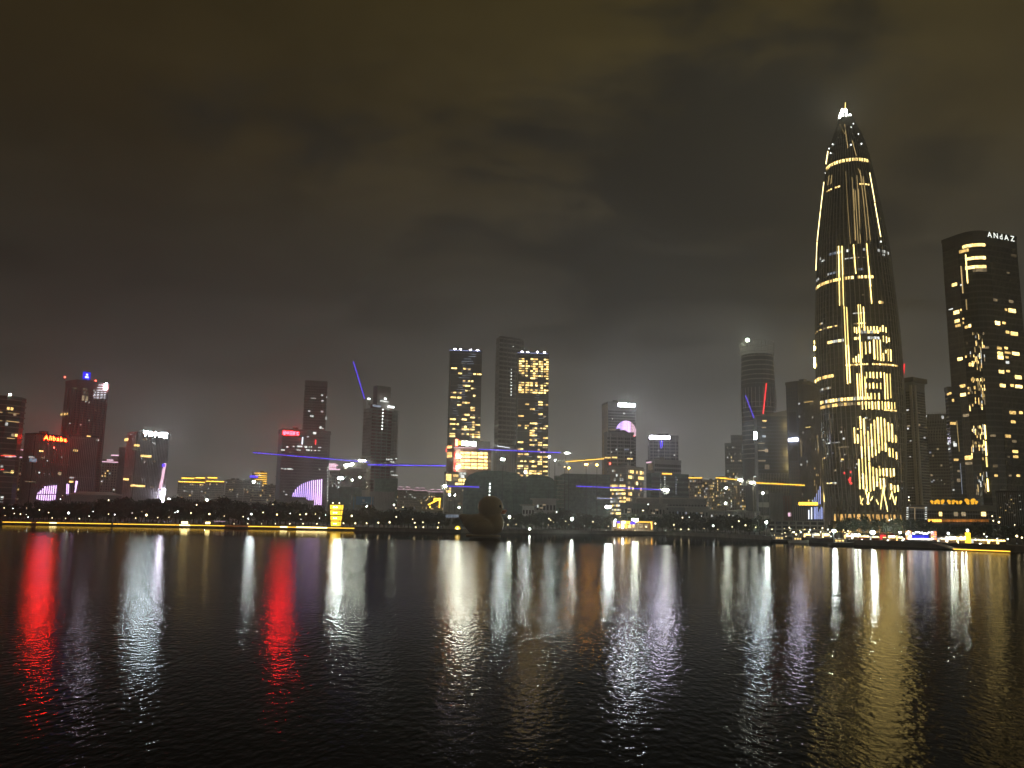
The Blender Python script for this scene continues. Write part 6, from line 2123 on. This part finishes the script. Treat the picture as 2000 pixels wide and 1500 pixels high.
mb = MB()
mb.ball(dp(944, 1029), 33 * kd, 30 * kd, 19 * kd, 28, 16)
mb.ball(dp(966, 1023), 18.5 * kd, 24 * kd, 22 * kd, 24, 14)
mb.ball(dp(958, 990), 24.8 * kd, 24.5 * kd, 22 * kd, 28, 16)
mb.ball(dp(961, 1008), 19 * kd, 19 * kd, 10 * kd, 20, 10)
mb.ball(dp(932, 1021), 28 * kd, 24 * kd, 17 * kd, 24, 12)
for i in range(9):
    t = i / 8
    mb.ball(dp(928 - 26 * t, 1020 - 11 * t ** 1.2), (15 - 9.5 * t) * kd, (20 - 14 * t) * kd, (16 - 10.2 * t) * kd, 18, 10)
me = mb.mesh('duck_raw', M['duck'])
ob = bpy.data.objects.new('duck_raw', me); COL.objects.link(ob)
md = ob.modifiers.new('r', 'REMESH'); md.mode = 'VOXEL'; md.voxel_size = .32
ms = ob.modifiers.new('s', 'SMOOTH'); ms.factor = .5; ms.iterations = 9
dg = bpy.context.evaluated_depsgraph_get()
me2 = bpy.data.meshes.new_from_object(ob.evaluated_get(dg))
bpy.data.objects.remove(ob)
me2.transform(Matrix.Translation(-Vector(duck.location)))
me2.materials.clear(); me2.materials.append(M['duck'])
me2.polygons.foreach_set('use_smooth', [True] * len(me2.polygons))
body = bpy.data.objects.new('body', me2); COL.objects.link(body); body.parent = duck
mb = MB()
mb.ball(dp(984, 998, 2.2), 6.5 * kd, 7.5 * kd, 2.6 * kd, 14, 8)
mb.ball(dp(983, 1002, 2.2), 5 * kd, 6.5 * kd, 2.2 * kd, 14, 8)
mb.build('beak', M['beak'], duck, smooth=True)
MB().ball(dp(977.5, 989, -3.4), 2.2 * kd, 1.0 * kd, 3.0 * kd, 12, 8).build('eye', M['eye'], duck, smooth=True)
mb = MB()
mb.ball(dp(938, 1022, -4.3), 19 * kd, 3.6 * kd, 9 * kd, 18, 10)
mb.build('wing', M['duck'], duck, smooth=True)
mb = MB()
mb.lathe((dp(944, 1046).x, YD, 0), [(31 * kd, -.3), (33 * kd, -.1), (33.5 * kd, .35), (31 * kd, .6)], 36, sy=.85)
mb.build('float_ring', M['duck'], duck, smooth=True)
for i, y in enumerate((945, 951, 954, 960, 966.5)):
    q = dp(956.5 + (i - 2) * -.25, y)
    MB().ball(q, .22, nu=6, nv=4).build('mast_lamp', M['lamp_white'], duck)
top = dp(956, 969)
MB().tube(top - Vector((0, 0, .8)), dp(956.5, 944), .05, n=5).build('mast', M['pole'], duck)

# small yellow lit dome on the bank by the duck's tail, and a pale strip hall
Yk = shore_y(893) + 6
p = P(894, 1021, Yk)
r = thing('dome_tent', 'small yellow glowing dome tent on the bank behind the duck tail', 'tent', (p.x, p.y, LAND))
MB().lathe((p.x, p.y, LAND), [(1.25, 0), (1.2, .7), (.85, 1.3), (.3, 1.6)], 14).build('shell', M['lantern'], r, smooth=True)
MB().box((p.x, p.y - 1.25, LAND + .4), .7, .15, .8).build('door', M['lamp_warm'], r)
poly = box1(870, 897, 1008, 430, 6)
b = Bld('glass_hall', 'low hall with a pale lit ribbed front left of the duck', 'building', poly, zat(883, 1004, poly[0]), M['conc'], parapet=False)
for i in range(12):
    b.at(0, 871.5 + i * 2.1, 1008, 1.5, 6, 'w_cool', name='glass_panel')
MB().prism(inset(poly, .8), b.z1 + .02, b.z1 + .4).build('roof', M['conc'], b.root)

# ------------------------------------------------------------------ lit pavilion in the centre right
Yk = shore_y(1235) + 10
f = Face(*box1(1195, 1276, 1028, Yk, 6)[:2])
k = Yk / FPX
r = thing('pavilion', 'lit waterside pavilion with white, gold and blue lamps in the centre right', 'pavilion', f.pt(f.w / 2, LAND))
zr = f.uz(1235, 1018)[1]
MB().obox(f.pt(f.w / 2, zr + .3, -2.5), f.X * (f.w + 1.5), f.N * 7.5, Vector((0, 0, .5))).build('roof', M['conc'], r)
MB().obox(f.pt(f.w / 2, LAND + .1, -2.5), f.X * (f.w + 1), f.N * 7, Vector((0, 0, .25))).build('floor', M['conc'], r)
MB().obox(f.pt(f.w / 2, (LAND + zr) / 2, -5), f.X * f.w, f.N * .3, Vector((0, 0, zr - LAND))).build('back_wall', M['beige'], r)
for i in range(9):
    u = f.w * (i + .02) / 8.04
    bar('post', M['white'], r, f.pt(u, LAND, .6), f.pt(u, zr, .6), .22)


def pv(x, y, w, h, m, name='lamp_panel', off=.9):
    u, z = f.uz(x, y)
    piece(name, M[m], r, f.pt(u, z, off), f.X * w * k, f.N * .25, Vector((0, 0, h * k)))


for a in ((1200, 1022, 3, 12, 'market'), (1202, 1016, 4, 4, 'lamp_white'), (1208, 1020, 6, 3.5, 'led_blue'), (1218, 1020, 8, 4, 'gold_strip_hi'), (1226, 1020, 7, 4, 'led_yellow'), (1237, 1018, 5, 3.5, 'led_blue'), (1240, 1016, 11, 4.5, 'flood'), (1236, 1022, 9, 3, 'led_blue'), (1209, 1027, 5, 8, 'gold_strip'), (1216, 1027, 4, 8, 'market'),
          (1223, 1028, 4, 7, 'gold_strip'), (1230, 1028, 5, 6, 'w_gold'), (1237, 1027, 4, 5, 'w_warm'), (1257, 1019.5, 34, 1.2, 'gold_strip'), (1272.5, 1027, 2, 13, 'sign_amber'), (1251, 1027, 8, 6, 'w_dim'), (1262, 1027, 7, 6, 'w_dim'), (1240, 1035, 70, .8, 'w_dim')):
    pv(*a)
mb = MB()
mb.obox(f.pt(f.w * .3, LAND + .7, -1), f.X * f.w * .5, f.N * 1, Vector((0, 0, 1.0))); mb.build('counter', M['wood'], r)

# ------------------------------------------------------------------ night market on the right
def stall(px, py, wpx, hpx, canopy, lampm, label, dY=7, lampn=2):
    Yk = shore_y(px) + dY
    p = P(px, py, Yk); k = Yk / FPX
    w, h = wpx * k, hpx * k
    h = max(h, 1.9)
    r = thing('market_stall', label, 'market stall', (p.x, p.y, LAND))
    x, y = p.x, p.y
    MB().prism([(x - w / 2, y - 1.2), (x + w / 2, y - 1.2), (x + w / 2, y + 1.2), (x - w / 2, y + 1.2)], LAND + h * .72, LAND + h * .76).build('canopy', M[canopy], r)
    MB().add([(x - w / 2, y - 1.2, LAND + h * .765), (x + w / 2, y - 1.2, LAND + h * .765), (x + w / 2, y + 1.2, LAND + h * .765), (x - w / 2, y + 1.2, LAND + h * .765), (x, y, LAND + h)], [(0, 1, 4), (1, 2, 4), (2, 3, 4), (3, 0, 4)]).build('canopy_top', M[canopy], r)
    for sx in (-1, 1):
        for sy in (-1, 1):
            bar('leg', M['pole'], r, (x + sx * (w / 2 - .1), y + sy * 1.1, LAND), (x + sx * (w / 2 - .1), y + sy * 1.1, LAND + h * .72), .08)
    MB().box((x, y - .8, LAND + .45), w * .86, .6, .9).build('counter', M['wood'], r)
    for i in range(lampn):
        u = (i + .5) / lampn - .5
        MB().ball((x + w * u * .9, y - .95, LAND + h * .6), .26, .2, .22, 8, 5).build('lamp', M[lampm], r)
    MB().box((x, y - 1.12, LAND + 1.05), w * .8, .08, .25).build('glow_goods', M['w_gold'], r)  # goods given their own glow in place of lamplight
    MB().box((x, y + .6, LAND + h * .42), w * .9, .08, h * .56).build('glow_backdrop', M['redlamp' if lampm == 'redlamp' else rnd.choice(['stall_glow', 'w_gold', 'w_white', 'stall_glow', 'w_warm'])], r)  # added glowing panel, brightens the stall from inside
    return r


for a in ((1594, 1052, 13, 12, 'canvas', 'lamp_warm', 'pale wharf stall with warm lamps second from the great tower side'), (1613, 1053, 12, 14, 'canvas', 'gold_strip_hi', 'yellow lit stall at the left end of the market near the bright floodlight'), (1577, 1050, 12, 11, 'canvas', 'lamp_warm', 'pale wharf stall right of the moored boats'),
          (1656, 1054, 12, 12, 'red_canvas', 'market', 'red canopied stall between the two dazzling floodlights'), (1672, 1052, 16, 16, 'canvas', 'flood', 'white domed stall left of the dazzling floodlight'), (1690, 1056, 16, 10, 'canvas', 'market', 'low white stall just left of the dazzling floodlight'),
          (1708, 1057, 16, 9, 'canvas', 'gold_strip_hi', 'low gold lit stall under the dazzling floodlight'), (1725, 1055, 8, 16, 'red_canvas', 'redlamp', 'narrow red stall right of the dazzling floodlight'), (1742, 1056, 11, 15, 'red_canvas', 'market', 'red stall with a white lamp ball left of the stage'), (1757, 1059, 10, 9, 'canvas', 'market', 'pale low stall touching the left side of the stage'),
          (1840, 1062, 14, 9, 'canvas', 'market', 'low white stall right of the stage'), (1858, 1060, 18, 17, 'canvas', 'flood', 'tall glaring white tent right of the stage'), (1878, 1060, 17, 18, 'canvas', 'flood', 'second glaring white tent beside the yellow column'), (1905, 1063, 12, 11, 'canvas', 'market', 'white lit stall right of the yellow column'),
          (1921, 1064, 14, 10, 'canvas', 'market', 'white lit stall midway along the gold dock'), (1938, 1066, 14, 9, 'canvas', 'gold_strip_hi', 'gold lit stall near the end of the gold dock'), (1955, 1067, 12, 7, 'canvas', 'gold_strip_hi', 'last low gold lit stall on the right quay')):
    stall(*a)
Yk = shore_y(1891) + 6
p = P(1891, 1056, Yk); k = Yk / FPX
r = thing('light_column', 'yellow glowing column with a lamp on top between the white tents', 'light column', (p.x, p.y, LAND))
MB().lathe((p.x, p.y, LAND), [(.75, 0), (.8, .2), (.62, 2.2), (.7, 3.0), (.3, 3.2)], 12).build('shell', M['lantern'], r)
MB().ball((p.x, p.y, LAND + 3.7), .35).build('lamp', M['lamp_white'], r)
MB().box((p.x, p.y, LAND + .1), 1.9, 1.9, .2).build('base', M['conc'], r)
# stage
Ys = shore_y(1799) + 7
f = Face(*box1(1769, 1830, 1050, Ys, 6)[:2])
k = Ys / FPX
r = thing('stage', 'festival stage with a deep blue screen between orange lit towers', 'stage', f.pt(f.w / 2, LAND))
zs = f.uz(1799, 1036)[1]
MB().obox(f.pt(f.w / 2, LAND + .35, -2), f.X * f.w, f.N * 6, Vector((0, 0, .7))).build('platform', M['black'], r)
MB().obox(f.pt(f.w / 2, zs, -1.5), f.X * f.w, f.N * 4, Vector((0, 0, .4))).build('roof_truss', M['metal'], r)
for x, w in ((1775, 12), (1824, 12)):
    u = f.uz(x, 1050)[0]
    MB().obox(f.pt(u, (LAND + zs) / 2, -.4), f.X * w * k * .9, f.N * .5, Vector((0, 0, zs - LAND))).build('side_tower', M['beige'], r)
    for i in range(5):
        for j in range(3):
            m = rnd.choice(['orange', 'orange', 'market', 'led_pink'])
            u2 = f.uz(x - 3.6 + j * 3.6, 1050)[0]
            piece('tower_lamp', M[m], r, f.pt(u2, LAND + (zs - LAND) * (i + .6) / 5.3, .15), f.X * .3, f.N * .2, Vector((0, 0, .38)))
u = f.uz(1797, 1051)[0]
sw, sh = 31 * k, 13 * k
piece('screen', M['screen'], r, f.pt(u, f.uz(1797, 1051.5)[1], -1.2), f.X * sw, f.N * .25, Vector((0, 0, sh)))
for j in range(2):
    piece('screen_band', M['led_blue'], r, f.pt(u, f.uz(1797, 1049.5 + j * 3.4)[1], -1.0), f.X * sw * .9, f.N * .1, Vector((0, 0, sh * .05)))
for i in range(13):
    x = 1783 + i * 2.6
    pz = f.uz(x, 1041 + rnd.uniform(-2, 2))
    MB().ball(f.pt(pz[0], pz[1], .2), .2, .14, .2, 6, 4).build('truss_lamp', M['lamp_white'], r)
for i in range(14):
    x = 1780 + i * 3.0
    pz = f.uz(x, 1060 + rnd.uniform(-.8, .8))
    MB().ball(f.pt(pz[0], max(LAND + .9, pz[1]), 1.2), .2, .14, .16, 6, 4).build('foot_lamp', M['market'], r)


def umbrella(px, py, mat, label, dY=5):
    Yk = shore_y(px) + dY
    p = P(px, py, Yk)
    r = thing('umbrella', label, 'umbrella', (p.x, p.y, LAND))
    MB().lathe((p.x, p.y, p.z), [(1.35, 0), (.9, .35), (.4, .6), (.05, .7)], 8).build('canopy', M[mat], r)
    MB().tube((p.x, p.y, LAND), (p.x, p.y, p.z + .6), .05, n=6).build('pole', M['pole'], r)
    MB().ball((p.x, p.y - .3, p.z - .2), .2).build('lamp', M['market'], r)


umbrella(1683, 1053, 'red_canvas', 'red umbrella before the white domed stall')
umbrella(1733, 1054, 'canvas', 'white umbrella between the two red stalls')
umbrella(1604, 1054, 'canvas', 'white umbrella left of the yellow lit stall')
umbrella(1645, 1056, 'canvas', 'white umbrella right of the bright left floodlight')
umbrella(1913, 1061, 'canvas', 'white umbrella between the right market stalls')

# moored boats
def boat(px, py, L, label, mast, rz, cabin='white'):
    g = G(px, py, 0)
    r = thing('boat', label, 'boat', g)
    ca, sa = math.cos(rz), math.sin(rz)
    ax, ay = Vector((ca, sa, 0)), Vector((-sa, ca, 0))
    sec = [(-.5, .36, .0), (-.3, .44, 0), (.1, .44, 0), (.35, .28, .12), (.5, .02, .3)]
    vs, fs = [], []
    for t, w, lift in sec:
        for s_ in (-1, 1):
            vs.append(g + ax * t * L + ay * s_ * w * L * .36 + Vector((0, 0, .75 + lift)))
            vs.append(g + ax * t * L * .94 + ay * s_ * w * L * .22 + Vector((0, 0, -.25)))
    for i in range(len(sec) - 1):
        a = i * 4; b_ = a + 4
        fs += [(a, b_, b_ + 1, a + 1), (a + 2, a + 3, b_ + 3, b_ + 2), (a, a + 2, b_ + 2, b_), (a + 1, b_ + 1, b_ + 3, a + 3)]
    fs += [(0, 1, 3, 2)]
    MB().add(vs, fs).build('hull', M['black'] if cabin != 'white' else M['white'], r)
    MB().obox(g - ax * L * .08 + Vector((0, 0, 1.3)), ax * L * .36, ay * L * .2, Vector((0, 0, 1.0))).build('cabin', M['white'], r)
    MB().obox(g - ax * L * .08 + Vector((0, 0, 1.85)), ax * L * .42, ay * L * .24, Vector((0, 0, .1))).build('roof', M['conc'], r)
    for i in range(3):
        piece('window', M['w_warm'], r, g + ax * L * (-.2 + .12 * i) - ay * L * .105 + Vector((0, 0, 1.4)), ax * L * .07, ay * .06, Vector((0, 0, .4)))
    for e in mast:
        bar('mast', M['white'], r, g + ax * e[0] + Vector((0, 0, .8)), g + ax * (e[0] + e[1]) + Vector((0, 0, e[2])), .16)


boat(1524, 1058.5, 8, 'dark moored boat with a slanted pale pole at the wharf', ((-2.5, -1.6, 4.4),), .1, 'black')
boat(1560, 1060.5, 7, 'white moored boat with two slanted white masts', ((-.6, 1.5, 4.6), (.4, 1.5, 4.6)), .06)
boat(1643, 1065, 8, 'dark moored boat below the bright left floodlight', ((1.5, 0, 2.6),), -.08, 'black')
